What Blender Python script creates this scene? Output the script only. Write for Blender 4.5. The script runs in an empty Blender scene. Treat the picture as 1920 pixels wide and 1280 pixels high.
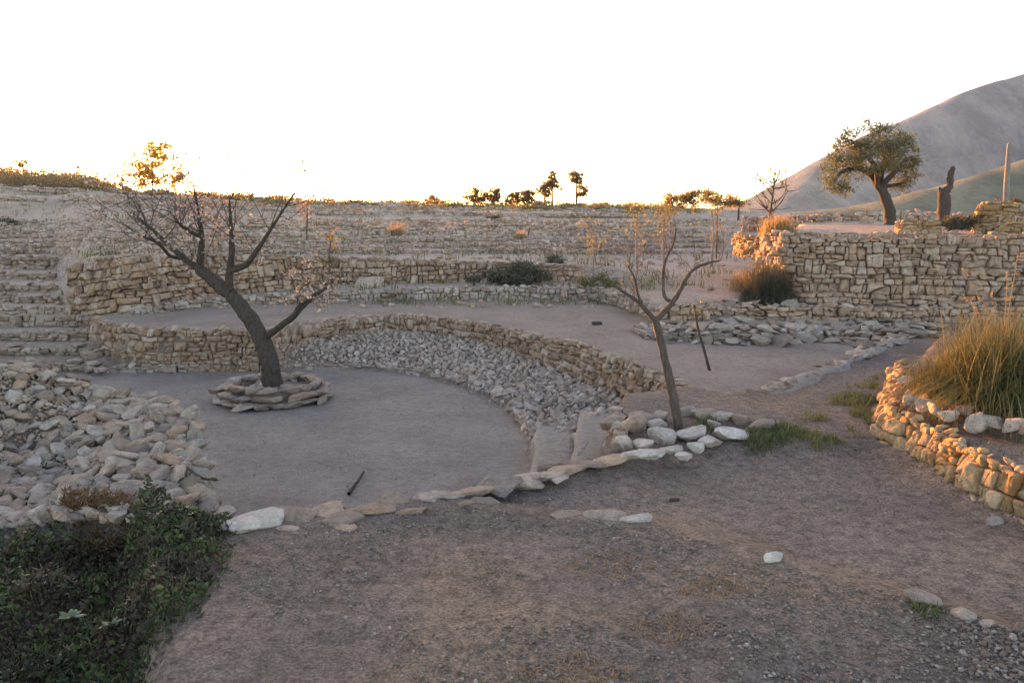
import bpy, math, random
import numpy as np
from mathutils import Vector, Matrix
R = math.radians
random.seed(7)
rng = np.random.default_rng(11)

# ------------------------------------------------------------------ camera, sky, sun, exposure
scene = bpy.context.scene
COL = scene.collection
F = 28.0 / 36.0 * 1920.0
HOR = 400.0
EYE = 1.6
PITCH = math.atan((640.0 - HOR) / F)
cam_d = bpy.data.cameras.new('camera'); cam_d.lens = 28; cam_d.sensor_width = 36
cam_d.clip_start = 0.05; cam_d.clip_end = 9000
cam = bpy.data.objects.new('camera', cam_d); COL.objects.link(cam)
cam.location = (0, 0, EYE); cam.rotation_euler = (R(90) - PITCH, 0, 0)
scene.camera = cam

SUN_AZ, SUN_EL = R(-24.0), R(3.0)           # azimuth from +Y towards +X
world = bpy.data.worlds.new('World'); scene.world = world; world.use_nodes = True
wn = world.node_tree.nodes; wl = world.node_tree.links
sky = wn.new('ShaderNodeTexSky'); sky.sky_type = 'NISHITA'; sky.sun_disc = False
sky.sun_elevation = SUN_EL; sky.sun_rotation = SUN_AZ
sky.air_density = 0.55; sky.dust_density = 0.6; sky.ozone_density = 2.0; sky.altitude = 200
wl.new(sky.outputs['Color'], wn['Background'].inputs['Color'])
wn['Background'].inputs['Strength'].default_value = 0.15
sun_d = bpy.data.lights.new('sun', 'SUN'); sun_d.energy = 3.0; sun_d.angle = R(0.5); sun_d.color = (1.0, 0.50, 0.19)
sun = bpy.data.objects.new('sun', sun_d); COL.objects.link(sun)
sdir = Vector((math.sin(SUN_AZ) * math.cos(SUN_EL), math.cos(SUN_AZ) * math.cos(SUN_EL), math.sin(SUN_EL)))
sun.rotation_euler = (-sdir).to_track_quat('-Z', 'Y').to_euler(); sun.location = sdir * 60
vs = scene.view_settings
vs.view_transform = 'Standard'; vs.look = 'None'; vs.gamma = 1.0; vs.use_curve_mapping = False
vs.exposure = 3.38; vs.use_white_balance = True; vs.white_balance_temperature = 15200; vs.white_balance_tint = 29
scene.cycles.use_denoising = True
scene.cycles.max_bounces = 6; scene.cycles.volume_bounces = 0

# ------------------------------------------------------------------ projection helpers (surveying from the photograph)
cp, sp_ = math.cos(PITCH), math.sin(PITCH)
def ray(px, py):
    dx = (px - 960.0) / F; uy = -(py - 640.0) / F
    return dx, cp + uy * sp_, -sp_ + uy * cp
def PZ(px, py, z):
    dx, dy, dz = ray(px, py); t = (z - EYE) / dz
    return np.array((dx * t, dy * t, z))
def PY(px, py, Y):
    dx, dy, dz = ray(px, py); t = Y / dy
    return np.array((dx * t, Y, EYE + dz * t))
def poly(z, pts): return np.array([PZ(a, b, z)[:2] for a, b in pts])

# ------------------------------------------------------------------ noise
_lat = np.random.default_rng(3).random((256, 256))
def vnoise(x, y):
    x = np.asarray(x, float); y = np.asarray(y, float)
    xi = np.floor(x).astype(int); yi = np.floor(y).astype(int)
    fx = x - xi; fy = y - yi; fx = fx * fx * (3 - 2 * fx); fy = fy * fy * (3 - 2 * fy)
    a = _lat[xi % 256, yi % 256]; b = _lat[(xi + 1) % 256, yi % 256]
    c = _lat[xi % 256, (yi + 1) % 256]; d = _lat[(xi + 1) % 256, (yi + 1) % 256]
    return (a * (1 - fx) + b * fx) * (1 - fy) + (c * (1 - fx) + d * fx) * fy - 0.5
def fbm(x, y, o=4):
    r = 0; a = 1.0
    for k in range(o):
        r = r + a * vnoise(x * 2 ** k + 17.3 * k, y * 2 ** k + 5.1 * k); a *= 0.5
    return r

# ------------------------------------------------------------------ hillside profile
COLS = [-400, 0, 110, 160, 240, 350, 450, 640, 900, 1120, 1250, 1380, 1500, 2400]
NC = len(COLS)
def ip(d, px):
    k = sorted(d); return float(np.interp(px, k, [d[i] for i in k]))
# D kerb / left steps, then the rubble bank (rows 1-5), then rows 6-10
D_b = {240: 592, 350: 578, 450: 570, 640: 566, 900: 561, 1120: 562}
D_t = {240: 582, 350: 565, 450: 557, 640: 547, 900: 539, 1120: 540}
S_b = [695, 665, 638, 612]; S_t = [682, 652, 624, 594]
N_b = {-400: 588, 0: 589, 110: 589, 160: 588, 240: 578, 350: 560, 450: 550, 640: 533, 900: 529, 1120: 527, 1250: 545, 1380: 548, 2400: 548}
N_t = {-400: 478, 0: 482, 110: 484, 160: 486, 240: 482, 350: 478, 450: 480, 640: 484, 900: 492, 1120: 500, 1250: 512, 1380: 512, 2400: 512}
ROWS = [(476, 469), (466, 459.5), (457, 451), (449, 443.5), (441.5, 436.5), (434.5, 430), (428, 424), (422, 418.5), (416.5, 413.5)]
SKYL = {-400: 300, 0: 322, 40: 330, 110: 334, 160: 342, 200: 357, 260: 361, 330: 364, 450: 370, 560: 376, 650: 381, 800: 385, 1200: 385, 1250: 389, 1400: 396, 1500: 404, 2400: 404}
RIS = 0.07; ZP0 = -0.74
Dn, Zn = [], []
for px in COLS:
    D, Z = [0.0], [0.0]
    def put(d, z):
        D.append(max(d, D[-1] + 0.01)); Z.append(z)
    def dof(py, z): return float(PZ(px, py, z)[1])
    def zof(py, d): return float(PY(px, py, d)[2])
    if px <= 160:
        z = -0.74
        for b, t in zip(S_b, S_t):
            d = dof(b, z); put(d, z); z = zof(t, d); put(d + RIS, z)
    elif px <= 1120:
        z = -0.17; d = dof(ip(D_b, px), z)
        put(5.0, 0); put(5.35, ZP0); put(6, ZP0); put(d - 1.0, ZP0); put(d - .5, ZP0); put(d - .45, z)
        put(d, z); z = zof(ip(D_t, px), d); put(d + RIS, z)
    else:
        put(9.5, 0); put(11.0, 0.0); put(11.3, -0.04); put(11.6, -.08); put(11.9, -.08); put(12.1, -.08)
        put(12.3, -.08); z = .142; put(12.3 + RIS, z)
    nb, nt = ip(N_b, px), ip(N_t, px)
    for k in range(5):
        if px <= 120 or px > 1130:
            step = (nb - nt) / 5.0; b = nb - k * step; t = b - step * ((0.52 if k < 4 else 1.0) if px <= 120 else .3)
        else:
            step = (nb - nt) / 5.0; b = nb - k * step; t = b - step
        d = max(dof(b, z), D[-1] + .01); put(d, z)
        z = zof(t, d); put(d + (RIS if px <= 120 else .02), z)
    for b, t in ROWS:
        d = dof(b, z); put(d, z); z = zof(t, d); put(d + RIS + .05, z)
    dC = 76.0; zc = EYE + dC * (HOR - ip(SKYL, px)) / F
    z0, d0 = z, D[-1]
    for k in range(3):
        fr = (k + 1) / 4.0; d = d0 + (dC - d0) * fr; zz = z0 + (zc - z0) * fr
        put(d, zz - .10); put(d + .2, zz + .10)
    put(dC, zc); put(dC + 14, zc - .3); put(190, zc * .3 - 3); put(420, -6)
    Dn.append(D); Zn.append(Z)
Dn = np.array(Dn); Zn = np.array(Zn); NN = Dn.shape[1]
NODE = {'s': 1, 'n': 9, 'r': 19, 'q': 37}       # first node of each family
def colpx(x, y): return 960 + F * 1.005 * x / np.maximum(y, 1.0)
def row_pt(j, px):
    """plan point and z of profile node j on column px"""
    d = float(np.interp(px, COLS, Dn[:, j])); z = float(np.interp(px, COLS, Zn[:, j]))
    return np.array(((px - 960) / (F * 1.005) * d, d, z))
def hill(x, y):
    px = colpx(x, y); z = np.zeros_like(x)
    prevD = np.interp(px, COLS, Dn[:, 0]); prevZ = np.interp(px, COLS, Zn[:, 0])
    for j in range(1, NN):
        Dj = np.interp(px, COLS, Dn[:, j]); Zj = np.interp(px, COLS, Zn[:, j])
        m = (y >= prevD) & (y < Dj)
        t = np.clip((y - prevD) / np.maximum(Dj - prevD, 1e-4), 0, 1)
        z = np.where(m, prevZ + (Zj - prevZ) * t, z); prevD, prevZ = Dj, Zj
    return np.where(y >= prevD, prevZ, z)

# ------------------------------------------------------------------ plan polygons
def sdist(P, x, y):
    """signed distance to polygon (negative inside)"""
    d2 = np.full(x.shape, 1e9); inside = np.zeros(x.shape, bool); n = len(P)
    for i in range(n):
        ax, ay = P[i]; bx, by = P[(i + 1) % n]; ex, ey = bx - ax, by - ay
        t = np.clip(((x - ax) * ex + (y - ay) * ey) / max(ex * ex + ey * ey, 1e-9), 0, 1)
        d2 = np.minimum(d2, (x - ax - t * ex) ** 2 + (y - ay - t * ey) ** 2)
        c = ((ay > y) != (by > y))
        with np.errstate(divide='ignore', invalid='ignore'):
            xi = (bx - ax) * (y - ay) / (by - ay if abs(by - ay) > 1e-12 else 1e-12) + ax
        inside ^= c & (x < xi)
    d = np.sqrt(d2); return np.where(inside, -d, d)
def ldist(L, x, y):
    d2 = np.full(x.shape, 1e9)
    for i in range(len(L) - 1):
        ax, ay = L[i][:2]; bx, by = L[i + 1][:2]; ex, ey = bx - ax, by - ay
        t = np.clip(((x - ax) * ex + (y - ay) * ey) / max(ex * ex + ey * ey, 1e-9), 0, 1)
        d2 = np.minimum(d2, (x - ax - t * ex) ** 2 + (y - ay - t * ey) ** 2)
    return np.sqrt(d2)
def sm(t): t = np.clip(t, 0, 1); return t * t * (3 - 2 * t)
ZP, ZT = -0.74, -0.17
EDGE = poly(0.0, [(-500, 985), (300, 972), (430, 966), (530, 962), (700, 940), (820, 925), (900, 908), (1000, 882), (1080, 864), (1160, 846)])
PAN_FAR = poly(ZP, [(-400, 695), (0, 697), (180, 700), (300, 697), (480, 692), (640, 692), (720, 694), (790, 703), (850, 718), (910, 742), (955, 770), (985, 800), (1000, 830), (1003, 855)])
T1 = poly(-.5, [(1004, 800), (1003, 850), (1000, 885)]); T2 = poly(-.25, [(1084, 795), (1078, 830), (1072, 870)])
WALLC = poly(ZT, [(172, 602), (200, 612), (240, 620), (300, 624), (380, 624), (460, 624), (515, 624), (560, 615), (629, 604), (715, 597), (780, 598), (852, 605), (924, 616), (979, 629), (1075, 650), (1149, 676), (1200, 698), (1245, 715), (1307, 752)])
LOBE = poly(ZT, [(1382, 770), (1440, 758), (1492, 735), (1578, 700), (1647, 670), (1672, 654), (1644, 645), (1561, 636), (1458, 641), (1320, 641), (1245, 635), (1190, 621)])
PATHFAR = np.array([row_pt(7, p)[:2] for p in range(1240, 184, -15)])
TERR = np.vstack([WALLC, LOBE, PATHFAR])
PAN = np.vstack([PAN_FAR, [[PAN_FAR[-1][0] - .03, 6.6], [EDGE[7][0], EDGE[7][1]]], EDGE[:7][::-1]])
H0 = PZ(1155, 845, 0.0); H1 = PZ(1155, 775, 0.05)
# bank between kerb of the pan and curved wall; treads
BANK = np.vstack([PAN_FAR[4:], [PZ(1004, 790, -.5)[:2], PZ(1084, 785, -.25)[:2], PZ(1160, 772, -.2)[:2], WALLC[-1]], WALLC[6:-1][::-1]])
TR1 = np.vstack([[PAN_FAR[-1]], [[.32, 8.0]], [[.95, 7.75]], [[.60, 5.2]], [[.25, 5.0]]])
TR1 = np.array([PZ(1006, 788, -.5)[:2], PZ(1082, 795, -.5)[:2], PZ(1074, 925, -.5)[:2], PZ(990, 935, -.5)[:2], PZ(1000, 850, -.5)[:2]])
TR2 = np.array([PZ(1086, 775, -.25)[:2], PZ(1155, 772, -.25)[:2], PZ(1155, 865, -.25)[:2], PZ(1062, 890, -.25)[:2], PZ(1078, 835, -.25)[:2]])
MIDR = poly(-.04, [(860, 928), (1000, 892), (1180, 852), (1400, 838), (1640, 836), (1760, 890), (1850, 945), (1920, 975), (2300, 1060), (2300, 1400), (1900, 1195), (1735, 1135), (1450, 1052), (1235, 978), (1040, 962), (900, 952)])
GL = np.array([PZ(a, b, .2)[:2] for a, b in ((2350, 568), (1950, 567), (1800, 566.5), (1650, 565.5), (1510, 562))])
GL = np.vstack([GL, [[GL[-1][0] - .32, GL[-1][1] + .35], [GL[-1][0] - .42, GL[-1][1] + 1.2], [(1475 - 960) / 1500 * 17.5, 17.5], [(1500 - 960) / 1500 * 27.0, 27.0]]])
UPT = np.vstack([GL, [[14.9, 40.0], [60, 40], [60, GL[0][1] - 1.0]]])
PLB = [PZ(1745, 655, 0.0)[:2], PZ(1688, 715, 0.0)[:2], PZ(1664, 775, 0)[:2], PZ(1664, 818, 0)[:2], PZ(1700, 838, 0)[:2], PZ(1755, 864, 0)[:2], PZ(1805, 897, 0)[:2], PZ(1860, 930, 0)[:2], PZ(1935, 968, 0)[:2], PZ(2100, 1030, 0)[:2], np.array((3.25, 2.3))]
PLB = np.array(PLB)
PLANT = np.vstack([PLB, [[6.0, 2.2], [6.0, 9.5]]])
BED = poly(.2, [(1712, 745), (1740, 775), (1800, 790), (1900, 800), (2100, 800), (2100, 640), (1760, 660)])
MNDC = np.array([list(PZ(a, b, z)) for a, b, z in (
    (388, 930, .02), (382, 870, .07), (362, 785, .12), (325, 757, .14), (285, 743, .15), (210, 732, .2), (150, 705, .3), (60, 682, .4), (0, 688, .42), (-200, 690, .5),
    (300, 800, .1), (300, 870, .06), (230, 775, .13), (215, 810, .1), (190, 860, .06), (150, 915, .02), (205, 800, .05), (175, 850, 0), (130, 900, -.06), (160, 760, .13), (60, 740, .26), (60, 850, -.06), (100, 900, -.12), (20, 900, -.10), (0, 800, .10), (-100, 850, .1), (50, 960, -.08), (-200, 950, 0), (300, 965, 0), (400, 965, 0))])
MND = np.array([PZ(a, b, z)[:2] for a, b, z in (
    (400, 962, 0), (388, 930, .02), (382, 870, .07), (362, 785, .12), (325, 757, .14), (285, 743, .15), (210, 732, .2), (150, 705, .3), (60, 682, .4), (0, 688, .42), (-250, 690, .5), (-350, 985, 0), (50, 975, -.05), (200, 970, 0))])
def mound_z(x, y):
    w = 0; s = 0
    for cx, cy, cz in MNDC:
        k = 1.0 / ((x - cx) ** 2 + (y - cy) ** 2 + 1e-3) ** 1.6
        w = w + k; s = s + k * cz
    return s / w
def height(x, y, detail=True):
    x = np.asarray(x, float); y = np.asarray(y, float); shp = x.shape
    x = x.ravel(); y = y.ravel()
    z = hill(x, y)
    near = y < 19
    wz = sm((y - 15) / 40.0)
    z = z + fbm(x * .12, y * .12) * .5 * wz
    d = sdist(UPT, x, y); up = 1.20 + .012 * np.clip(y - 13, 0, 40) + .05 * vnoise(x * .6, y * .6)
    z = np.where(d < .04, z + (np.maximum(up, z * 0 + up) - z) * sm((.04 - d) / .14), z)
    i = np.where(near)[0]; X = x[i]; Y = y[i]; q = z[i]
    d = sdist(PLANT, X, Y); q = q + (0.17 + .03 * vnoise(X * 3, Y * 3) - q) * sm((.0 - d) / .1)
    d = sdist(BED, X, Y); q = q + .13 * sm(-d / .12)
    dT = sdist(TERR, X, Y)
    # soft berm round the lobe
    dj = ldist(LOBE[:6], X, Y); q = np.where((dT > 0), q + .035 * sm((.3 - dj) / .3), q)
    q = q + (ZT - q) * sm((.06 - dT) / .08)
    dP = sdist(PAN, X, Y)
    dB = sdist(BANK, X, Y)
    a = ldist(PAN_FAR, X, Y); b = ldist(WALLC, X, Y); s = a / (a + b + 1e-4)
    rp = np.clip(colpx(X, Y) / 1.0 - 850, 0, 250) / 250.0
    bank = -.655 + s * (.27 - .17 * rp) + .03 * vnoise(X * 2.2, Y * 2.2)
    q = np.where(dT > -.02, q + (bank - q) * sm((.10 - dB) / .06), q)
    q = q + (ZP - q) * sm((.0 - dP) / .06)
    for P_, zz in ((TR1, -.5), (TR2, -.25)):
        q = q + (zz - q) * sm((.03 - sdist(P_, X, Y)) / .05)
    fg = sm((Y * 0 + 1)) * 1.0
    dM = sdist(MIDR, X, Y)
    onfg = (np.abs(q) < .02)
    q = q - np.where(onfg, .06 * sm((.05 - dM) / .25), 0)
    dm = sdist(MND, X, Y)
    q = q + (mound_z(X, Y) - .05 - q) * sm((.03 - dm) / .1)
    lump = .022 * fbm(X * 1.1, Y * 1.1, 3) + .012 * fbm(X * 5, Y * 5, 3)
    flat = (dP < .0) | (dT < .0)
    if detail:
        q = q + np.where(flat, lump * .5, lump)
    z[i] = q
    return z.reshape(shp)
def hz(x, y): return float(height(np.array([x]), np.array([y]))[0])

# ------------------------------------------------------------------ materials
def mk(name):
    m = bpy.data.materials.new(name); m.use_nodes = True
    nt = m.node_tree; b = nt.nodes['Principled BSDF']; b.inputs['Roughness'].default_value = .9
    b.inputs['Specular IOR Level'].default_value = .2
    return m, nt, b
def ramp(nt, stops, interp='LINEAR'):
    r = nt.nodes.new('ShaderNodeValToRGB'); r.color_ramp.interpolation = interp
    e = r.color_ramp.elements
    while len(e) > 1: e.remove(e[-1])
    e[0].position = stops[0][0]; e[0].color = (*stops[0][1], 1)
    for p, c in stops[1:]:
        k = e.new(p); k.color = (*c, 1)
    return r
def noise(nt, scale, detail=4, rough=.55, vec=None):
    n = nt.nodes.new('ShaderNodeTexNoise'); n.inputs['Scale'].default_value = scale
    n.inputs['Detail'].default_value = detail; n.inputs['Roughness'].default_value = rough
    if vec is not None: nt.links.new(vec, n.inputs['Vector'])
    return n
def mixc(nt, mode, fac, a, b):
    m = nt.nodes.new('ShaderNodeMix'); m.data_type = 'RGBA'; m.blend_type = mode
    for s, v in ((m.inputs[0], fac), (m.inputs[6], a), (m.inputs[7], b)):
        if hasattr(v, 'node'): nt.links.new(v, s)
        elif isinstance(v, (int, float)): s.default_value = v
        else: s.default_value = (*v, 1)
    return m.outputs[2]
def math_n(nt, op, a, b=0.0):
    m = nt.nodes.new('ShaderNodeMath'); m.operation = op
    for s, v in ((m.inputs[0], a), (m.inputs[1], b)):
        if hasattr(v, 'node'): nt.links.new(v, s)
        else: s.default_value = v
    return m.outputs[0]
def tint(nt):
    oi = nt.nodes.new('ShaderNodeObjectInfo'); at = nt.nodes.new('ShaderNodeAttribute'); at.attribute_name = 'tint'
    return math_n(nt, 'FRACT', math_n(nt, 'ADD', oi.outputs['Random'], at.outputs['Fac']))
def bump(nt, h, strength, dist, b):
    n = nt.nodes.new('ShaderNodeBump'); n.inputs['Strength'].default_value = strength; n.inputs['Distance'].default_value = dist
    nt.links.new(h, n.inputs['Height']); nt.links.new(n.outputs[0], b.inputs['Normal'])
def wpos(nt): return nt.nodes.new('ShaderNodeNewGeometry').outputs['Position']
def stone_mat(name, pal, scale=9.0, lichen=(.30, .30, .28), lf=.35):
    m, nt, b = mk(name); p = wpos(nt); t = tint(nt)
    r = ramp(nt, [(i / (len(pal) - 1.0), c) for i, c in enumerate(pal)]); nt.links.new(t, r.inputs[0])
    n1 = noise(nt, scale, 6, .65, p); n2 = noise(nt, scale * 6, 4, .6, p)
    k = ramp(nt, [(.25, (.55, .53, .52)), (.6, (1.05, 1.03, 1.0)), (.85, (1.3, 1.28, 1.25))]); nt.links.new(n1.outputs[0], k.inputs[0])
    c = mixc(nt, 'MULTIPLY', 1.0, r.outputs[0], k.outputs[0])
    k2 = ramp(nt, [(.3, (.7, .7, .7)), (.7, (1.2, 1.2, 1.2))]); nt.links.new(n2.outputs[0], k2.inputs[0])
    c = mixc(nt, 'MULTIPLY', .8, c, k2.outputs[0])
    n3 = noise(nt, scale * .8, 5, .7, p); k3 = ramp(nt, [(.52, (0, 0, 0)), (.68, (lf, lf, lf))]); nt.links.new(n3.outputs[0], k3.inputs[0])
    c = mixc(nt, 'MIX', k3.outputs[0], c, lichen)
    nt.links.new(c, b.inputs['Base Color'])
    hgt = math_n(nt, 'ADD', n1.outputs[0], math_n(nt, 'MULTIPLY', n2.outputs[0], .35))
    bump(nt, hgt, .9, .03, b)
    return m
M = {}
M['tan'] = stone_mat('stone_tan', [(0.584, 0.384, 0.285), (0.381, 0.246, 0.180), (0.640, 0.479, 0.378), (0.547, 0.330, 0.233), (0.598, 0.449, 0.372), (0.470, 0.312, 0.238), (0.635, 0.402, 0.285), (0.343, 0.228, 0.175)], 12)
M['orange'] = stone_mat('stone_orange', [(0.530, 0.334, 0.228), (0.371, 0.228, 0.159), (0.572, 0.403, 0.297), (0.477, 0.276, 0.180), (0.594, 0.456, 0.360), (0.435, 0.286, 0.212), (0.297, 0.191, 0.138)], 14, lf=.15)
M['far'] = stone_mat('stone_far', [(0.594, 0.413, 0.331), (0.379, 0.260, 0.205), (0.640, 0.507, 0.422), (0.531, 0.342, 0.268), (0.632, 0.484, 0.405), (0.316, 0.224, 0.182)], 6, lf=.15)
M['pale'] = stone_mat('stone_pale', [(.50, .38, .31), (.33, .23, .18), (.60, .51, .45), (.49, .31, .23), (.54, .43, .36), (.37, .29, .245), (.55, .36, .27), (.26, .205, .175), (.57, .49, .435)], 14, lf=.15)
M['grey'] = stone_mat('stone_grey', [(0.594, 0.459, 0.391), (0.401, 0.302, 0.257), (0.640, 0.555, 0.484), (0.530, 0.362, 0.285), (0.640, 0.530, 0.472), (0.336, 0.259, 0.221), (0.569, 0.386, 0.303)], 16)
M['white'] = stone_mat('stone_white', [(0.613, 0.541, 0.484), (0.494, 0.418, 0.363), (0.640, 0.589, 0.540), (0.553, 0.437, 0.373), (0.593, 0.532, 0.503)], 7, lf=.2)
M['rust'] = stone_mat('stone_rust', [(.50, .30, .16), (.42, .24, .12), (.55, .37, .22), (.46, .30, .18), (.58, .43, .29)], 9, lf=.12)
M['brown'] = stone_mat('stone_brown', [(0.426, 0.303, 0.245), (0.292, 0.204, 0.163), (0.505, 0.380, 0.316), (0.393, 0.264, 0.201), (0.471, 0.369, 0.310)], 9, lf=.3)
M['peb'] = stone_mat('pebble', [(.36, .27, .22), (.26, .19, .16), (.50, .43, .38), (.32, .22, .17), (.42, .33, .27), (.24, .18, .15), (.62, .56, .51)], 30, lf=.1)

# ground: zone colour from plan attribute, modulated by noise
def ground_mat():
    m, nt, b = mk('soil'); p = wpos(nt)
    at = nt.nodes.new('ShaderNodeAttribute'); at.attribute_name = 'soil'
    gr = nt.nodes.new('ShaderNodeAttribute'); gr.attribute_name = 'coarse'
    n1 = noise(nt, 1.3, 6, .6, p); n2 = noise(nt, 14, 6, .7, p); n3 = noise(nt, 70, 4, .7, p)
    k1 = ramp(nt, [(.3, (.72, .70, .69)), (.55, (1, 1, 1)), (.75, (1.22, 1.17, 1.12))]); nt.links.new(n1.outputs[0], k1.inputs[0])
    k2 = ramp(nt, [(.32, (.52, .50, .48)), (.5, (1, 1, 1)), (.68, (1.45, 1.38, 1.32))]); nt.links.new(n2.outputs[0], k2.inputs[0])
    k3 = ramp(nt, [(.34, (.45, .43, .42)), (.5, (1, 1, 1)), (.66, (1.7, 1.66, 1.6))]); nt.links.new(n3.outputs[0], k3.inputs[0])
    c = mixc(nt, 'MULTIPLY', .7, at.outputs['Color'], k1.outputs[0])
    c = mixc(nt, 'MULTIPLY', math_n(nt, 'MULTIPLY', gr.outputs['Fac'], .9), c, k2.outputs[0])
    c = mixc(nt, 'MULTIPLY', math_n(nt, 'ADD', math_n(nt, 'MULTIPLY', gr.outputs['Fac'], .6), .2), c, k3.outputs[0])
    nt.links.new(c, b.inputs['Base Color'])
    h = math_n(nt, 'ADD', n2.outputs[0], math_n(nt, 'MULTIPLY', n3.outputs[0], .6))
    bn = nt.nodes.new('ShaderNodeBump'); bn.inputs['Distance'].default_value = .05
    nt.links.new(math_n(nt, 'MULTIPLY', gr.outputs['Fac'], .8), bn.inputs['Strength']); nt.links.new(h, bn.inputs['Height'])
    nt.links.new(bn.outputs[0], b.inputs['Normal'])
    return m
M['soil'] = ground_mat()
def bark_mat(name, c1, c2):
    m, nt, b = mk(name); p = wpos(nt); mp = nt.nodes.new('ShaderNodeMapping'); mp.inputs['Scale'].default_value = (1, 1, .3); nt.links.new(p, mp.inputs[0])
    n = noise(nt, 45, 6, .7, mp.outputs[0]); r = ramp(nt, [(.3, c1), (.7, c2)]); nt.links.new(n.outputs[0], r.inputs[0])
    nt.links.new(r.outputs[0], b.inputs['Base Color']); bump(nt, n.outputs[0], 1.0, .02, b); return m
M['bark'] = bark_mat('bark_dark', (.045, .034, .028), (.13, .10, .085))
M['bark2'] = bark_mat('bark_brown', (.075, .052, .042), (.19, .14, .115))
M['barkg'] = bark_mat('bark_grey', (.16, .14, .12), (.34, .30, .26))
M['wood'] = bark_mat('weathered_wood', (.17, .15, .13), (.36, .32, .28))
def leaf_mat(name, pal, transl=.35, rough=.6):
    m, nt, b = mk(name); t = tint(nt)
    r = ramp(nt, [(i / (len(pal) - 1.0), c) for i, c in enumerate(pal)]); nt.links.new(t, r.inputs[0])
    nt.links.new(r.outputs[0], b.inputs['Base Color']); b.inputs['Roughness'].default_value = rough
    tr = nt.nodes.new('ShaderNodeBsdfTranslucent'); nt.links.new(r.outputs[0], tr.inputs[0])
    mx = nt.nodes.new('ShaderNodeMixShader'); mx.inputs[0].default_value = transl
    nt.links.new(b.outputs[0], mx.inputs[1]); nt.links.new(tr.outputs[0], mx.inputs[2])
    nt.links.new(mx.outputs[0], nt.nodes['Material Output'].inputs[0]); return m
M['olive'] = leaf_mat('olive_leaf', [(0.093, 0.111, 0.051), (0.145, 0.162, 0.093), (0.187, 0.196, 0.128), (0.076, 0.093, 0.048)], .3)
M['blossom'] = leaf_mat('almond_blossom', [(.54, .40, .35), (.42, .29, .24), (.60, .50, .44), (.36, .25, .18), (.52, .38, .32)], .35)
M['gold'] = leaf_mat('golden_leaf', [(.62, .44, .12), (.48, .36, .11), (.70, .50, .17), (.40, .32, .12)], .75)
M['scrub'] = leaf_mat('scrub_leaf', [(.23, .18, .09), (.30, .21, .11), (.18, .16, .08), (.34, .24, .13)], .75)
M['scrubred'] = leaf_mat('rusty_scrub', [(.34, .22, .12), (.42, .27, .14), (.26, .18, .10), (.30, .22, .10)], .6)
M['dark'] = leaf_mat('dark_leaf', [(0.106, 0.106, 0.075), (0.144, 0.138, 0.098), (0.081, 0.083, 0.062), (0.181, 0.169, 0.119)], .35)
M['weed'] = leaf_mat('green_weed', [(.10, .14, .05), (.14, .17, .075), (.075, .11, .045), (.19, .19, .09)], .35)
M['ygreen'] = leaf_mat('yellow_green_leaf', [(.28, .24, .09), (.20, .19, .075), (.33, .27, .11), (.16, .16, .07)], .45)
M['ice'] = leaf_mat('succulent_leaf', [(.15, .085, .06), (.095, .065, .048), (.12, .075, .05), (.075, .06, .042), (.085, .085, .048), (.055, .075, .04), (.065, .105, .04), (.09, .15, .05), (.15, .16, .06)], .15, .45)
M['icered'] = leaf_mat('dry_succulent_leaf', [(0.312, 0.156, 0.072), (0.216, 0.108, 0.054), (0.384, 0.216, 0.108), (0.264, 0.144, 0.084)], .3)
M['straw'] = leaf_mat('straw', [(.46, .30, .15), (.38, .23, .11), (.54, .38, .21), (.32, .19, .09)], .45)
M['tuss'] = leaf_mat('tussock_blade', [(.19, .175, .075), (.13, .13, .055), (.26, .23, .11), (.09, .10, .045), (.16, .155, .07)], .3)
M['plume'] = leaf_mat('dry_plume', [(.36, .27, .17), (.30, .22, .13)], .4)
M['palel'] = leaf_mat('pale_leaf', [(.11, .16, .11), (.09, .14, .08), (.15, .20, .15)], .2)

# ------------------------------------------------------------------ object helpers
def mesh_obj(name, v, f, mat, parent=None, smooth=False, tints=None, mats=None, loc=None):
    me = bpy.data.meshes.new(name); v = np.asarray(v, dtype=np.float32)
    if isinstance(f, np.ndarray):
        n, k = f.shape
        me.vertices.add(len(v)); me.vertices.foreach_set('co', v.ravel())
        me.loops.add(n * k); me.loops.foreach_set('vertex_index', f.astype(np.int32).ravel())
        me.polygons.add(n); me.polygons.foreach_set('loop_start', np.arange(0, n * k, k, dtype=np.int32))
        me.update(calc_edges=True); me.validate()
    else:
        me.from_pydata(v.tolist(), [], f)
    if tints is not None:
        a = me.attributes.new('tint', 'FLOAT', 'POINT'); a.data.foreach_set('value', np.asarray(tints, np.float32))
    if smooth: me.polygons.foreach_set('use_smooth', np.ones(len(me.polygons), bool))
    me.materials.append(mat)
    o = bpy.data.objects.new(name, me); COL.objects.link(o)
    if loc is not None: o.location = loc
    if parent is not None: o.parent = parent
    return o
def thing(name, label, cat, loc=(0, 0, 0), group=None):
    o = bpy.data.objects.new(name, None); o.empty_display_size = .1; COL.objects.link(o); o.location = loc
    tag(o, label, cat, group); return o
def tag(o, label, cat, group=None):
    o['label'] = label; o['category'] = cat; o['kind'] = 'thing'
    if group: o['group'] = group
    return o
class Acc:
    """collects many small shapes into one mesh"""
    def __init__(s): s.v = []; s.f = []; s.t = []; s.n = 0
    def add(s, v, f, t):
        s.v.append(np.asarray(v)); s.f.append(np.asarray(f) + s.n); s.t.append(np.full(len(v), t)); s.n += len(v)
    def build(s, name, mat, parent=None, kind=None, smooth=False, loc=(0, 0, 0)):
        if not s.v: return None
        o = mesh_obj(name, np.vstack(s.v) - np.asarray(loc, float), np.vstack(s.f), mat, parent, smooth, np.concatenate(s.t))
        if parent is None: o.location = loc
        if kind: o['kind'] = kind
        return o

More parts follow.
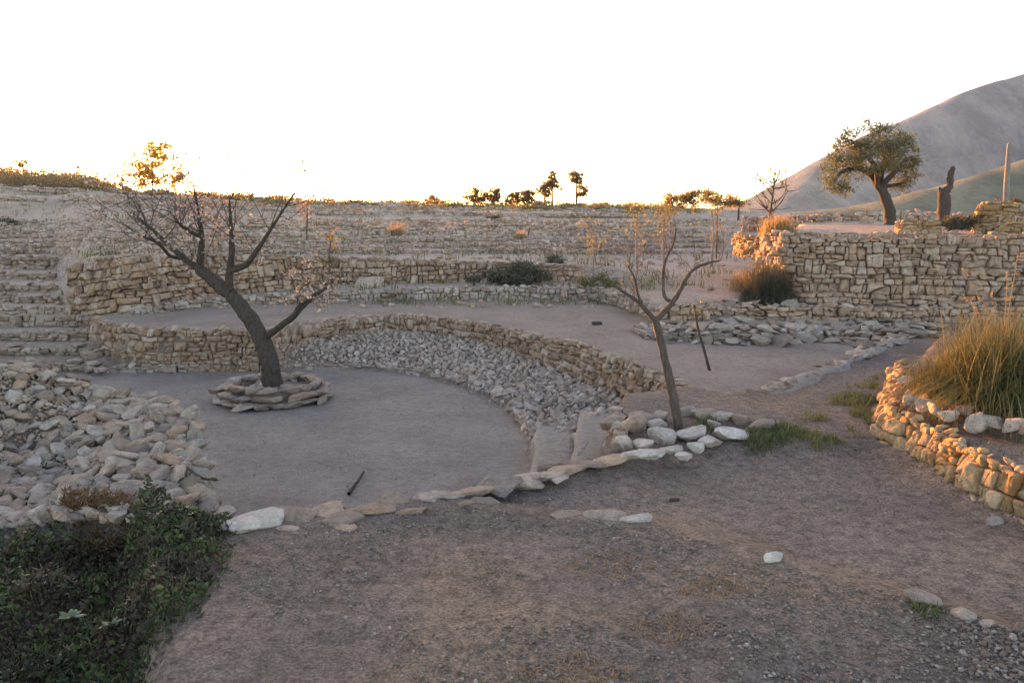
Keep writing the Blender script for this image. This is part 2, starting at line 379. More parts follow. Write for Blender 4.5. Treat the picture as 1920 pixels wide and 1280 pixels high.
# ------------------------------------------------------------------ ground
def axis(segs):
    a = []
    for s, e, st in segs: a += list(np.arange(s, e - 1e-6, st))
    return a
def grow(start, end, step, g):
    a = []; x = start
    while x < end: a.append(x); x += step; step *= g
    a.append(end); return a
xs = np.array(sorted(set([-v for v in grow(9, 2600, .09, 1.055)] + axis([(-8.93, 7, .065)]) + grow(7, 2600, .09, 1.055))))
ys = np.array(sorted(set([-v for v in grow(0, 250, .3, 1.3)][1:] + axis([(0, 2.2, .2), (2.2, 14.5, .065), (14.5, 30, .14), (30, 50, .3)]) + grow(50, 3600, .4, 1.06))))
GX, GY = np.meshgrid(xs, ys)
GZ = height(GX, GY)
nx, ny = len(xs), len(ys)
gv = np.column_stack([GX.ravel(), GY.ravel(), GZ.ravel()])
ii = np.arange(nx * ny).reshape(ny, nx)
gf = np.column_stack([ii[:-1, :-1].ravel(), ii[:-1, 1:].ravel(), ii[1:, 1:].ravel(), ii[1:, :-1].ravel()])
ground = mesh_obj('ground', gv, gf, M['soil'], smooth=True); ground['kind'] = 'structure'
gx, gy = GX.ravel(), GY.ravel()
def lay(c, col, m): return c + (np.array(col) - c) * m[:, None]
soil = np.tile(np.array((.27, .192, .16)), (len(gx), 1)); coarse = np.full(len(gx), 1.0)
nn = fbm(gx * .9, gy * .9, 4)
soil = lay(soil, (.33, .215, .158), sm((nn - .0) / .3) * .9)              # redder earth patches, with the orange of low sun on bumps put into the colour
soil = lay(soil, (.175, .138, .124), sm((-nn - .05) / .35) * .7)
hillm = sm((gy - 11.5) / 2.5)
soil = lay(soil, (.50, .38, .315), hillm)
h2 = fbm(gx * .35 + 9, gy * .35, 4); soil = lay(soil, (.33, .275, .20), hillm * sm((h2 - .05) / .4) * .6)
soil = lay(soil, (.30, .24, .175), sm((gy - 60) / 20) * .6)
nearm = gy < 20
mT = np.zeros(len(gx)); mP = np.zeros(len(gx)); mB = np.zeros(len(gx)); mR = np.zeros(len(gx)); mK = np.zeros(len(gx))
mT[nearm] = sm((.02 - sdist(TERR, gx[nearm], gy[nearm])) / .25)
mP[nearm] = sm((.0 - sdist(PAN, gx[nearm], gy[nearm])) / .12)
mB[nearm] = sm((.0 - sdist(BANK, gx[nearm], gy[nearm])) / .12)
mR[nearm] = sm((.0 - sdist(MIDR, gx[nearm], gy[nearm])) / .35)
mK[nearm] = sm((.05 - np.minimum(sdist(TR1, gx[nearm], gy[nearm]), sdist(TR2, gx[nearm], gy[nearm]))) / .05)
soil = lay(soil, (.30, .215, .18), mR * .75)
soil = lay(soil, (.315, .232, .192), mT); coarse = coarse * (1 - .5 * mT)
soil = lay(soil, (.27, .215, .18), mB)
soil = lay(soil, (.272, .225, .198), mP); coarse = coarse * (1 - .5 * mP)
soil = lay(soil, (.33, .29, .26), mK); coarse = coarse * (1 - .5 * mK)
ca = ground.data.attributes.new('soil', 'FLOAT_COLOR', 'POINT'); ca.data.foreach_set('color', np.column_stack([soil, np.ones(len(gx))]).astype(np.float32).ravel())
cb = ground.data.attributes.new('coarse', 'FLOAT', 'POINT'); cb.data.foreach_set('value', coarse.astype(np.float32))

# ------------------------------------------------------------------ mountains
def mountain(name, prof, dist, depth, c_lo, c_hi, gull, seed):
    pxs = np.linspace(prof[0][0], prof[-1][0], 150); prof_h = np.interp(pxs, [p[0] for p in prof], [p[1] for p in prof])
    X = (pxs - 960) / F * dist; Hh = (HOR - prof_h) / F * dist * 1.013; Hh = np.maximum(Hh + np.clip(Hh / 60, 0, 1) * dist * .0035 * fbm(X * 30 / dist + seed, X * 0 + seed, 4), Hh * .5)
    n = 70; rows = []
    for k in range(n):
        t = k / (n - 1.0) * 1.35                      # 1 = ridge line
        y = dist - depth + depth * t
        fall = np.where(t <= 1, sm(np.array(t)) * .55 + .45 * t, np.maximum(0, 1 - (t - 1) * 1.5))
        g = fbm(X * gull + seed, np.full_like(X, y * gull * .5), 5) * .42
        amp = np.sin(min(t, 1) * math.pi) ** 1
        z = -8 + (Hh + 8) * fall + Hh * g * amp
        rows.append(np.column_stack([X * (y / dist) ** .35, np.full_like(X, y), z]))
    v = np.vstack(rows); m_ = len(pxs); q = np.arange(n * m_).reshape(n, m_)
    f = np.column_stack([q[:-1, :-1].ravel(), q[:-1, 1:].ravel(), q[1:, 1:].ravel(), q[1:, :-1].ravel()])
    m, nt, b = mk(name + '_rock'); p = wpos(nt)
    mp = nt.nodes.new('ShaderNodeMapping'); mp.inputs['Scale'].default_value = (1, .35, .45); nt.links.new(p, mp.inputs[0]); n1 = noise(nt, 30.0 / dist, 9, .7, mp.outputs[0]); r = ramp(nt, [(.40, c_lo), (.5, tuple((a + b_) / 2 for a, b_ in zip(c_lo, c_hi))), (.60, c_hi)])
    nt.links.new(n1.outputs[0], r.inputs[0]); nt.links.new(r.outputs[0], b.inputs['Base Color'])
    n2 = noise(nt, 60.0 / dist, 8, .7, mp.outputs[0]); bump(nt, n2.outputs[0], .8, dist * .012, b)
    o = mesh_obj(name, v, f, m, smooth=True); o['kind'] = 'structure'; return o
mountain('mountain', [(1300, 400), (1390, 375), (1450, 343), (1520, 302), (1600, 262), (1690, 226), (1760, 190), (1830, 166), (1880, 156), (1920, 150), (2050, 130), (2250, 118), (2500, 150), (2900, 260), (3400, 395)], 1900, 360, (.035, .045, .042), (.21, .185, .16), .0035, 3.3)
mountain('hills', [(1430, 400), (1580, 386), (1650, 372), (1730, 352), (1800, 332), (1860, 312), (1920, 292), (2100, 262), (2400, 250), (2900, 330), (3300, 399)], 800, 150, (.07, .085, .040), (.22, .195, .115), .006, 8.1)

# ------------------------------------------------------------------ stones
def ico(sub):
    t = (1 + 5 ** .5) / 2
    v = [(-1, t, 0), (1, t, 0), (-1, -t, 0), (1, -t, 0), (0, -1, t), (0, 1, t), (0, -1, -t), (0, 1, -t), (t, 0, -1), (t, 0, 1), (-t, 0, -1), (-t, 0, 1)]
    f = [(0, 11, 5), (0, 5, 1), (0, 1, 7), (0, 7, 10), (0, 10, 11), (1, 5, 9), (5, 11, 4), (11, 10, 2), (10, 7, 6), (7, 1, 8), (3, 9, 4), (3, 4, 2), (3, 2, 6), (3, 6, 8), (3, 8, 9), (4, 9, 5), (2, 4, 11), (6, 2, 10), (8, 6, 7), (9, 8, 1)]
    v = [np.array(a) / np.linalg.norm(a) for a in v]
    for _ in range(sub):
        nf = []; mid = {}
        def md(a, b):
            k = (min(a, b), max(a, b))
            if k not in mid:
                p = v[a] + v[b]; v.append(p / np.linalg.norm(p)); mid[k] = len(v) - 1
            return mid[k]
        for a, b, c in f:
            x, y, z = md(a, b), md(b, c), md(c, a); nf += [(a, x, z), (b, y, x), (c, z, y), (x, y, z)]
        f = nf
    return np.array(v), np.array(f)
ICO = [ico(k) for k in range(3)]
def rock(seed, sub=2, planes=10):
    """faceted boulder: unit ball cut by random planes, unit half-size"""
    r_ = np.random.default_rng(seed); v, f = ICO[sub]
    n = r_.normal(size=(planes, 3)); n /= np.linalg.norm(n, axis=1)[:, None]
    n = np.vstack([n, [[0, 0, 1], [0, 0, -1]]]); d = np.concatenate([r_.uniform(.45, .85, planes), [.58, .58]])
    dots = v @ n.T; rad = np.where(dots > .05, d / np.maximum(dots, .05), 9).min(axis=1); rad = np.minimum(rad, 1.25)
    rad *= 1 + r_.normal(0, .025, len(v))
    return v * rad[:, None], f
ROCKS = [rock(100 + k, 2, 8) for k in range(22)]
RK1 = [rock(200 + k, 1, 8) for k in range(14)]
RK0 = [rock(300 + k, 0, 6) for k in range(10)]
_shared = {}
def rock_mesh(k, mat):
    key = (k, mat.name)
    if key not in _shared:
        v, f = ROCKS[k]; me = bpy.data.meshes.new('stone'); me.from_pydata(v.tolist(), [], f.tolist()); me.materials.append(mat); _shared[key] = me
    return _shared[key]
def put_rock(name, pos, size, mat, parent=None, rot=None, k=None):
    o = bpy.data.objects.new(name, rock_mesh(random.randrange(len(ROCKS)) if k is None else k, mat)); COL.objects.link(o)
    o.location = pos; o.scale = size
    o.rotation_euler = rot if rot is not None else (random.gauss(0, .25), random.gauss(0, .25), random.uniform(0, 6.28))
    if parent is not None: o.parent = parent
    return o
def eulm(a, b, c):
    ca, sa, cb_, sb, cc, sc = math.cos(a), math.sin(a), math.cos(b), math.sin(b), math.cos(c), math.sin(c)
    return np.array([[cc, -sc, 0], [sc, cc, 0], [0, 0, 1]]) @ np.array([[cb_, 0, sb], [0, 1, 0], [-sb, 0, cb_]]) @ np.array([[1, 0, 0], [0, ca, -sa], [0, sa, ca]])
def lump(acc, pos, size, lod=1, spread=.3):
    v, f = random.choice(RK1 if lod == 1 else RK0)
    m = eulm(random.gauss(0, spread), random.gauss(0, spread), random.uniform(0, 6.28))
    acc.add((v * np.asarray(size)) @ m.T + np.asarray(pos), f, random.random())

def clip(P, nx_, ny_, c):
    out = []; n = len(P)
    for i in range(n):
        a = P[i]; b = P[(i + 1) % n]; da = a[0] * nx_ + a[1] * ny_ - c; db = b[0] * nx_ + b[1] * ny_ - c
        if da <= 0: out.append(a)
        if (da < 0 < db) or (db < 0 < da):
            t = da / (da - db); out.append((a[0] + (b[0] - a[0]) * t, a[1] + (b[1] - a[1]) * t))
    return out
def cells(S, Hs, size, asp, r_):
    """irregular dry-stone layout on the strip 0<s<S, 0<v<H(s): wavy courses, bonded and split stones"""
    Hm = float(np.max(Hs(np.linspace(0, S, 60)))); hc = size / asp; B = [0.0]
    while B[-1] < Hm + hc: B.append(B[-1] + hc * math.exp(r_.normal(0, .26)))
    ph = r_.uniform(0, 200, len(B) + 2)
    def line(k, q): return B[k] + (0 if k == 0 else .32 * hc * 2 * float(vnoise(q / (2.2 * size) + ph[k], k * 1.7)) + .9 * hc * float(vnoise(q / (9 * size) + ph[0], .5)))
    blocked = [[] for _ in range(len(B) + 2)]; out = []
    for k in range(len(B) - 1):
        bl = sorted(blocked[k]); free = []; a = 0.0
        for x0, x1 in bl:
            if x0 - a > .15 * size: free.append((a, x0))
            a = max(a, x1)
        if S - a > .1 * size: free.append((a, S))
        for f0, f1 in free:
            a = f0; la = 0.0
            while a < f1 - 1e-6:
                w = size * math.exp(float(np.clip(r_.normal(-.08, .5), -.95, .8))); b = a + w
                if f1 - b < .35 * size: b = f1
                lb = 0.0 if b == f1 else r_.normal(0, .17) * hc
                top = k + 1; m = .5 * (a + b)
                if r_.random() < .13 and k + 2 < len(B) and (b - a) < 1.7 * size and not any(x0 < b and x1 > a for x0, x1 in blocked[k + 1]): top = k + 2; blocked[k + 1].append((a, b))
                h_m = float(Hs(np.array([m]))[0])
                if line(k, m) < h_m - .22 * hc:
                    cut = 1e9 if line(top, m) < h_m else h_m + r_.normal(0, .12) * hc
                    def P(q, kk, dx): return (q + dx, min(line(kk, q), cut) + r_.normal(0, .035) * hc)
                    C = [P(a, k, -la), P(m + r_.normal(0, .12) * (b - a), k, 0), P(b, k, -lb), P(b, top, lb), P(m + r_.normal(0, .15) * (b - a), top, 0), P(a, top, la)]
                    parts = [C]
                    if top == k + 1 and r_.random() < .2 and (b - a) > .7 * size:
                        c0 = np.mean(C, axis=0); t_ = r_.normal(0, .14); nx_, ny_ = -math.sin(t_), math.cos(t_); cc = c0[0] * nx_ + (c0[1] + r_.normal(0, .1) * hc) * ny_
                        parts = [clip(C, nx_, ny_, cc), clip(C, -nx_, -ny_, -cc)]
                    out += [np.array(q) for q in parts if len(q) > 2]
                a = b; la = lb
    return out
def resample(P2, zb, zt):
    P2 = np.asarray(P2); L = np.concatenate([[0], np.cumsum(np.hypot(*np.diff(P2, axis=0).T))])
    return L
def wall(name, label, cat, pts, zb, zt, size, mat, asp=1.6, front=None, ind=300, proud=.05, batter=.1, group=None, seed=1, caps=0.0, lod=2, bulge=.2, part='stone', joint=.94, depth=None):
    """dry-stone face along a plan polyline; every stone is its own piece"""
    r_ = np.random.default_rng(seed); random.seed(seed)
    P2 = np.asarray(pts)[:, :2]; L = resample(P2, zb, zt); S = float(L[-1])
    zb = np.broadcast_to(np.asarray(zb, float), (len(P2),)); zt = np.broadcast_to(np.asarray(zt, float), (len(P2),))
    Hs = lambda s: np.maximum(np.interp(s, L, zt - zb), .02)
    T = np.gradient(P2, axis=0); T /= np.linalg.norm(T, axis=1)[:, None] + 1e-9
    N = np.column_stack([T[:, 1], -T[:, 0]])
    mid = P2.mean(axis=0); ref = -mid if front is None else np.asarray(front, float)
    if np.sum(N @ ref) < 0: N = -N
    def pos(s, v, dep):
        x = np.interp(s, L, P2[:, 0]); y = np.interp(s, L, P2[:, 1]); z = np.interp(s, L, zb) + v
        n_x = np.interp(s, L, N[:, 0]); n_y = np.interp(s, L, N[:, 1]); l = np.hypot(n_x, n_y) + 1e-9
        off = proud + dep - batter * (v - .5 * Hs(s))
        return np.column_stack([x + n_x / l * off, y + n_y / l * off, z])
    root = thing(name, label, cat, (float(mid[0]), float(mid[1]), float(zb.mean())), group)
    org = np.array(root.location)
    items = []
    for C in cells(S, Hs, size, asp, r_):
        ctr = C.mean(axis=0); ar = .5 * abs(np.sum(C[:, 0] * np.roll(C[:, 1], -1) - C[:, 1] * np.roll(C[:, 0], -1)))
        if ar < (size * .22) ** 2: continue
        if lod == 2:                                              # round the corners
            Q = []
            for i in range(len(C)):
                a, b = C[i], C[(i + 1) % len(C)]; h_ = r_.uniform(.04, .2); Q += [a + (b - a) * h_, a + (b - a) * (1 - r_.uniform(.04, .2))]
            Q = np.array(Q)
        else: Q = C
        dims = math.sqrt(ar); Q = ctr + (Q - ctr) * min(.985, joint + r_.normal(0, .035)) + r_.normal(0, .018 * dims, Q.shape)
        n = len(Q); dp = (depth or dims * .8); b_ = dims * bulge * r_.uniform(.2, 1.3); pr = r_.normal(0, dims * .18)
        gr_ = r_.normal(0, .22, 2)
        def ring(k, dep, jit): 
            q = ctr + (Q - ctr) * k + r_.normal(0, jit * dims, Q.shape); e = (q - ctr) @ gr_
            return pos(q[:, 0], q[:, 1], dep + pr + e + r_.normal(0, jit * dims, n))
        rings = [ring(.82, -dp, .01), ring(1.0, -.1 * dims, .02)]
        if lod == 2: rings.append(ring(.9, b_ * .7, .03))
        rings.append(ring(.55, b_, .06))
        c1 = pos(ctr[:1] * 1.0, ctr[1:2] * 1.0, b_ * 1.03 + pr)
        v = np.vstack(rings + [c1]); f = []
        for k in range(len(rings) - 1):
            for i in range(n):
                a, b = k * n + i, k * n + (i + 1) % n; f += [(a, b, b + n), (a, b + n, a + n)]
        k = (len(rings) - 1) * n
        for i in range(n): f.append((k + i, k + (i + 1) % n, len(v) - 1))
        items.append((ar / (ctr[0] * 0 + 1), v, np.array(f)))
    if caps:                                                      # loose stones lying along the top
        s = 0.0
        while s < S:
            w = size * r_.uniform(.5, 1.15); h = w * r_.uniform(.35, .6)
            if r_.random() < caps:
                rv, rf = ROCKS[r_.integers(len(ROCKS))] if lod == 2 and size > .16 else RK1[r_.integers(len(RK1))]
                c = pos(np.array([s]), np.array([Hs(np.array([s]))[0] + h * .12]), -w * .55 + r_.normal(0, .02))[0]
                m = eulm(r_.normal(0, .2), r_.normal(0, .2), r_.uniform(0, 6.28))
                items.append((w * h, (rv * np.array([w * .62, w * .5, h * .62])) @ m.T + c, rf))
            s += w * .95
    items.sort(key=lambda a: -a[0])
    acc = Acc()
    for i, (ar, v, f) in enumerate(items):
        if i < ind:
            c = v.mean(axis=0); o = mesh_obj(part, v - c, f, mat, root, False, None, loc=c - org)
        else: acc.add(v, f, r_.random())
    acc.build('small_' + part + 's', mat, root, 'stuff', loc=org) if acc.n else None
    return root
def scatter(name, label, cat, P_, size, mat, n_try, ind=300, lod_big=True, flat=.62, sink=.2, spread=.35, zf=None, dens=.78, seed=5, sizef=None, part='stone', sd=.42, mx=.95):
    r_ = np.random.default_rng(seed); random.seed(seed)
    lo, hi = P_.min(axis=0), P_.max(axis=0)
    x = r_.uniform(lo[0], hi[0], n_try); y = r_.uniform(lo[1], hi[1], n_try); k = sdist(P_, x, y) < 0; x, y = x[k], y[k]
    rr = size * .5 * np.exp(np.clip(r_.normal(0, sd, len(x)), -1.0, mx))
    if sizef is not None: rr = rr * sizef(x, y)
    o = np.argsort(-rr); keep = []; cell = size * 2.6; grid = {}
    for i in o:
        cx, cy = int(x[i] // cell), int(y[i] // cell); ok = True
        for a in (-1, 0, 1):
            for b in (-1, 0, 1):
                for j in grid.get((cx + a, cy + b), ()):
                    if (x[i] - x[j]) ** 2 + (y[i] - y[j]) ** 2 < (dens * (rr[i] + rr[j])) ** 2: ok = False; break
                if not ok: break
            if not ok: break
        if ok: keep.append(i); grid.setdefault((cx, cy), []).append(i)
    keep = np.array(keep); z = (zf or height)(x[keep], y[keep])
    app = rr[keep] / np.hypot(x[keep], y[keep]); od = np.argsort(-app)
    c0 = P_.mean(axis=0); root = thing(name, label, cat, (float(c0[0]), float(c0[1]), float(np.median(z)))); org = np.array(root.location); acc = Acc()
    for q, w in enumerate(od):
        i = keep[w]; s = rr[i]; sz = (s * r_.uniform(.95, 1.35), s * r_.uniform(.75, 1.05), s * flat * r_.uniform(.8, 1.35)); p = np.array((x[i], y[i], z[w] + sz[2] * (1 - 2 * sink)))
        if q < ind: put_rock(part, p - org, sz, mat, root, (r_.normal(0, spread), r_.normal(0, spread), r_.uniform(0, 6.28)))
        else: lump(acc, p, sz, 1 if s > .035 else 0, spread)
    acc.build('small_' + part + 's', mat, root, 'stuff', loc=org)
    return root

def rowline(j, p0, p1, step=40):
    return np.array([row_pt(j, p) for p in np.arange(p0, p1 + 1, step)])
# --- far terrace rows 6-10 and the upper slope
ORD = ['lowest', 'second', 'third', 'fourth', 'fifth', 'sixth', 'seventh', 'eighth', 'ninth', 'tenth', 'topmost']
for k in range(11):
    j = (NODE['r'] + 2 * k) if k < 9 else (NODE['q'] + 2 * (k - 9))
    b = rowline(j, -250, 1370 if k < 9 else 1200); t = rowline(j + 1, -250, 1370 if k < 9 else 1200)
    wig = .35 * (k + 1) * np.array([vnoise(np.array([i * .35 + 20 * k]), np.array([k * 3.3]))[0] for i in range(len(b))])
    ht = float(np.mean(t[:, 2] - b[:, 2]))
    wall('terrace_wall', 'low rubble wall across the far hillside, %s of the eleven terrace rows' % ORD[k], 'stone wall',
         b, b[:, 2] - .04, b[:, 2] + (t[:, 2] + .06 - b[:, 2]) * np.clip(.95 + 1.1 * fbm(np.arange(len(b)) * .45 + 31 * k, np.full(len(b), k * 7.7), 3), .45, 1.2), .12 + .016 * k, M['far'], ind=0, lod=1, seed=40 + k, group='terrace walls on the far hillside', caps=.35, front=(0, -1))
# --- left broad steps, nearest first
for k in range(4):
    j = NODE['s'] + 2 * k; e = (165, 175, 172, 168)[k]
    b = rowline(j, -240, e, 15); t = rowline(j + 1, -240, e, 15)
    wall('stone_step', ['lowest stone riser of the broad left steps, level with the round yard', 'second stone riser up of the broad left steps', 'third stone riser up of the broad left steps', 'top stone riser of the broad left steps, below the rubble bank'][k], 'stone step',
         b, b[:, 2], t[:, 2] + .02, .17, M['brown'], asp=1.9, ind=70, seed=60 + k, group='broad steps at the left', caps=.4, front=(0, -1))
for k in range(5):
    j = NODE['n'] + 2 * k
    b = rowline(j, -240, 118, 15); t = rowline(j + 1, -240, 118, 15)
    wall('stone_step', '%s narrow stone ledge climbing left of the rubble bank' % ['first', 'second', 'third', 'fourth', 'fifth'][k], 'stone step',
         b, b[:, 2], t[:, 2] + .02, .16, M['brown'], asp=1.7, ind=60, seed=70 + k, group='narrow ledges at the far left', caps=.4, front=(0, -1))
# --- rubble bank behind the path
b = rowline(NODE['n'], 118, 1090, 27); t = rowline(NODE['n'] + 9, 118, 1090, 27)
wall('rubble_wall', 'long rough reddish rubble wall behind the path, left and centre', 'stone wall', b, b[:, 2] - .03, t[:, 2] + .02, .15, M['orange'], asp=1.5, ind=300, seed=81, caps=.6, front=(0, -1), batter=.3, bulge=.4)
# --- kerb along the far side of the path
b = rowline(NODE['s'] + 6, 232, 1252, 20); t = rowline(NODE['s'] + 7, 232, 1252, 20)
wall('path_kerb_wall', 'long low kerb of small stones along the far edge of the path', 'stone kerb', b, b[:, 2], t[:, 2] + .02, .15, M['grey'], asp=1.5, ind=300, seed=83, caps=.5, front=(0, -1))
# --- curved wall round the yard
def ext(P_, i0, i1, n):
    Q = P_[i0:i1]; L = resample(Q, 0, 0); s = np.linspace(0, L[-1], n); return np.column_stack([np.interp(s, L, Q[:, 0]), np.interp(s, L, Q[:, 1])])
c = ext(WALLC, 0, 7, 24)
wall('curved_wall', 'curved yellowish dry-stone wall behind the leaning almond trunk', 'stone wall', c, -.76, ZT + .05, .125, M['orange'], ind=300, seed=85, caps=.7, front=(.1, -1))
c = ext(WALLC, 6, 13, 30); zb = height(c[:, 0] - .05, c[:, 1] - .2, False) - .03
wall('curved_wall', 'low middle stretch of the curved wall topping the grey rubble bank', 'stone wall', c, zb, ZT + .06, .12, M['tan'], ind=220, seed=86, caps=.8, front=(0, -1))
c = ext(WALLC, 12, 19, 30); n_ = np.column_stack([np.full(30, -.2), np.full(30, -.1)]); zb = height(c[:, 0] - .22, c[:, 1] - .1, False) - .04
wall('curved_wall', 'orange-brown stretch of curved wall running down to the small pruned tree', 'stone wall', c, zb, ZT + .05, .105, M['orange'], ind=300, seed=87, caps=.7, front=(-1, -.4), batter=.25)
# kerb line of the yard
c = ext(PAN_FAR, 2, 14, 60)
wall('yard_kerb', 'thin kerb of flat stones curving round the round yard', 'stone kerb', c, ZP - .02, ZP + .085, .15, M['grey'], asp=1.9, ind=300, seed=88, caps=.5, front=(-.5, -1), proud=.03)
# grey rubble bank
M['bankstone'] = stone_mat('stone_bank', [(.60, .46, .385), (.42, .31, .255), (.64, .53, .46), (.55, .375, .29), (.62, .515, .455), (.36, .27, .225)], 16)
def bsz(x, y): return 1.0 + 0 * x
scatter('rubble_bank', 'grey rubble bank sloping from the curved wall to the round yard', 'rubble', BANK, .043, M['bankstone'], 52000, ind=300, seed=91, dens=.74, sd=.5, sink=.32, flat=.85, spread=.5)

# --- walls on the right
bb = np.column_stack([np.linspace(2.45, 10.5, 30), np.full(30, 12.30)])
wall('low_wall', 'low dark stone wall below the tall right-hand wall', 'stone wall', bb, -.1, .17, .15, M['tan'], ind=260, seed=93, caps=.5, front=(0, -1))
wall('tall_wall', 'tall dry-stone wall of big tan blocks below the olive tree', 'stone wall', ext(GL, 0, 8, 46), .16, 1.28, .155, M['tan'], asp=1.8, ind=300, seed=95, caps=.75, front=(-.3, -1), batter=.12, bulge=.15, joint=.925)
EB = poly(-.1, [(1195, 622), (1250, 634), (1400, 639), (1560, 634), (1660, 645), (1735, 652), (1800, 640), (1700, 612), (1500, 602), (1330, 600), (1240, 602)])
scatter('rubble_bank', 'pale flat rubble bed along the far edge of the right-hand lobe', 'rubble', EB, .12, M['pale'], 4000, ind=200, seed=97, dens=.85, flat=.42, spread=.2)
c = ext(LOBE, 5, 12, 40)
wall('lobe_kerb', 'kerb of flat pale stones edging the far side of the right-hand lobe', 'stone kerb', c, ZT - .02, ZT + .13, .17, M['grey'], asp=1.8, ind=150, seed=98, caps=.8, front=(-.2, -1))

# --- mound wall at the left
def mnd_sz(x, y):
    px = colpx(x, y); return np.where(px > 150, 1.15, .95)
scatter('rubble_mound', 'thick heap of pale and pinkish stones at the left of the round yard', 'stone heap', MND, .052, M['pale'], 60000, ind=300, seed=101, dens=.60, flat=.62, sink=.22, zf=lambda x, y: mound_z(x, y) - .03, sizef=mnd_sz, sd=.55, mx=1.0)
A = Acc(); q_ = rng.random((9000, 2)) * (MND.max(axis=0) - MND.min(axis=0)) + MND.min(axis=0); q_ = q_[sdist(MND, q_[:, 0], q_[:, 1]) < -.02]
for x_, y_, z_ in zip(q_[:, 0], q_[:, 1], mound_z(q_[:, 0], q_[:, 1])): s_ = random.uniform(.008, .024); lump(A, (x_, y_, z_ - .012 + random.uniform(0, .02)), (s_, s_ * .8, s_ * .65), 0, .5)
o = A.build('rubble_infill', M['pale'], None); o['kind'] = 'stuff'; o['label'] = 'stone chips filling the gaps of the left heap'; o['category'] = 'rubble'
c = np.vstack([ext(MND, 1, 9, 30)])
wall('mound_facing', 'stacked pinkish stone face of the left heap towards the round yard', 'stone wall', c, ZP - .02, mound_z(c[:, 0], c[:, 1]) + .0, .12, M['pale'], ind=200, seed=102, front=(1, .6), batter=.32, bulge=.22, caps=.8)

# --- planter wall at the right and its inner ring
zt = .245 + .02 * vnoise(np.arange(len(PLB)) * .9, np.zeros(len(PLB)))
wall('planter_wall', 'rust-coloured sunlit stone wall of the raised bed at the right edge', 'stone wall', ext(PLB, 1, 11, 56), -.06, .21, .078, M['rust'], asp=1.4, ind=300, seed=105, front=(-1, -.3), batter=.25, bulge=.2, caps=.8)
root = thing('stone_ring', 'grey stones ringing the foot of the big tussock', 'stone edging', tuple(PZ(1780, 780, .2)))
for px, py, w in ((1706, 752, 40), (1728, 760, 38), (1752, 768, 36), (1780, 778, 44), (1806, 770, 40), (1830, 786, 44), (1862, 790, 40), (1895, 796, 46), (1930, 802, 40), (1712, 735, 30), (1702, 715, 34)):
    p = PZ(px, py, .27); s = w / F * p[1] * .55
    put_rock('stone', p - np.array(root.location), (s, s * .8, s * .75), M['grey'], root)
# --- planter of the pruned tree
root = thing('tree_planter', 'low ring of white stones round the foot of the pruned young tree', 'stone edging', tuple(PZ(1270, 815, 0)))
for px, py, w, h in ((1185, 795, 80, 50), (1170, 825, 40, 40), (1205, 828, 46, 34), (1243, 812, 62, 40), (1292, 810, 56, 36), (1303, 833, 30, 24), (1332, 822, 38, 28), (1366, 808, 62, 34), (1222, 846, 48, 24), (1262, 840, 44, 26), (1188, 846, 40, 22), (1392, 786, 48, 36), (1424, 794, 54, 40), (1205, 778, 50, 30), (1236, 776, 44, 26), (1316, 772, 52, 30), (1290, 766, 38, 26), (1350, 776, 46, 26), (1282, 850, 40, 18), (1162, 800, 30, 44), (1230, 790, 44, 26), (1340, 792, 30, 20)):
    p = PZ(px, py, .05); sx = w / F * p[1] * .56; sz = h / F * p[1] * .62
    put_rock('stone', p - np.array(root.location) - np.array((0, 0, .02)), (sx, sx * .8, sz), M['white'] if py > 800 else M['pale'], root, (random.gauss(0, .15), random.gauss(0, .15), random.gauss(0, .5)))
c = np.array([PZ(1157, 772, 0)[:2], PZ(1155, 800, 0)[:2], PZ(1158, 845, 0)[:2]])
for a in (0, 1): pass
wall('planter_side_wall', 'short stone side of the white planter facing the steps', 'stone wall', c, -.3, .06, .15, M['pale'], ind=40, seed=107, front=(-1, 0))
# --- tree ring
tb = PZ(512, 748, ZP)
root = thing('tree_ring', 'round stone ring with flat slabs round the leaning almond trunk', 'stone edging', tuple(tb))
for lev, (rad, n, sz) in enumerate(((.66, 21, .125), (.63, 19, .12), (.55, 15, .13))):
    for k in range(n):
        a = k / n * 6.283 + lev * .17 + random.gauss(0, .05); rr_ = rad + random.gauss(0, .025)
        s = sz * random.uniform(.8, 1.25)
        put_rock('stone', (math.cos(a) * rr_, math.sin(a) * rr_ * .92, .045 + lev * .085), (s * .65, s * 1.05, .062 * random.uniform(.8, 1.2)), M['pale'], root, (random.gauss(0, .1), random.gauss(0, .1), a + random.gauss(0, .15)))
for k in range(26):
    a = random.uniform(0, 6.28); q = random.uniform(.15, .5); s = random.uniform(.04, .1)
    put_rock('stone', (math.cos(a) * q, math.sin(a) * q, .16), (s, s, s * .5), M['grey'], root)
hv = [(math.cos(a) * r_, math.sin(a) * r_ * .92, z) for r_, z in ((.6, -.05), (.6, .14), (.3, .17)) for a in np.linspace(0, 6.283, 25)[:-1]] + [(0, 0, .18)]
hf = [(k * 24 + i, k * 24 + (i + 1) % 24, (k + 1) * 24 + (i + 1) % 24, (k + 1) * 24 + i) for k in range(2) for i in range(24)] + [(48 + i, 48 + (i + 1) % 24, 72) for i in range(24)]
def plain_soil(name, c):
    m, nt, b = mk(name); p = wpos(nt); n = noise(nt, 18, 6, .7, p); r = ramp(nt, [(.3, tuple(x * .65 for x in c)), (.7, tuple(x * 1.25 for x in c))]); nt.links.new(n.outputs[0], r.inputs[0])
    nt.links.new(r.outputs[0], b.inputs['Base Color']); bump(nt, n.outputs[0], .7, .03, b); return m
M['fill'] = plain_soil('earth_fill', (.17, .14, .12)); M['lime'] = plain_soil('lime_mortar', (.31, .26, .225)); M['clod'] = plain_soil('dark_clod', (.07, .05, .045))
mesh_obj('earth_fill', hv, hf, M['fill'], root)
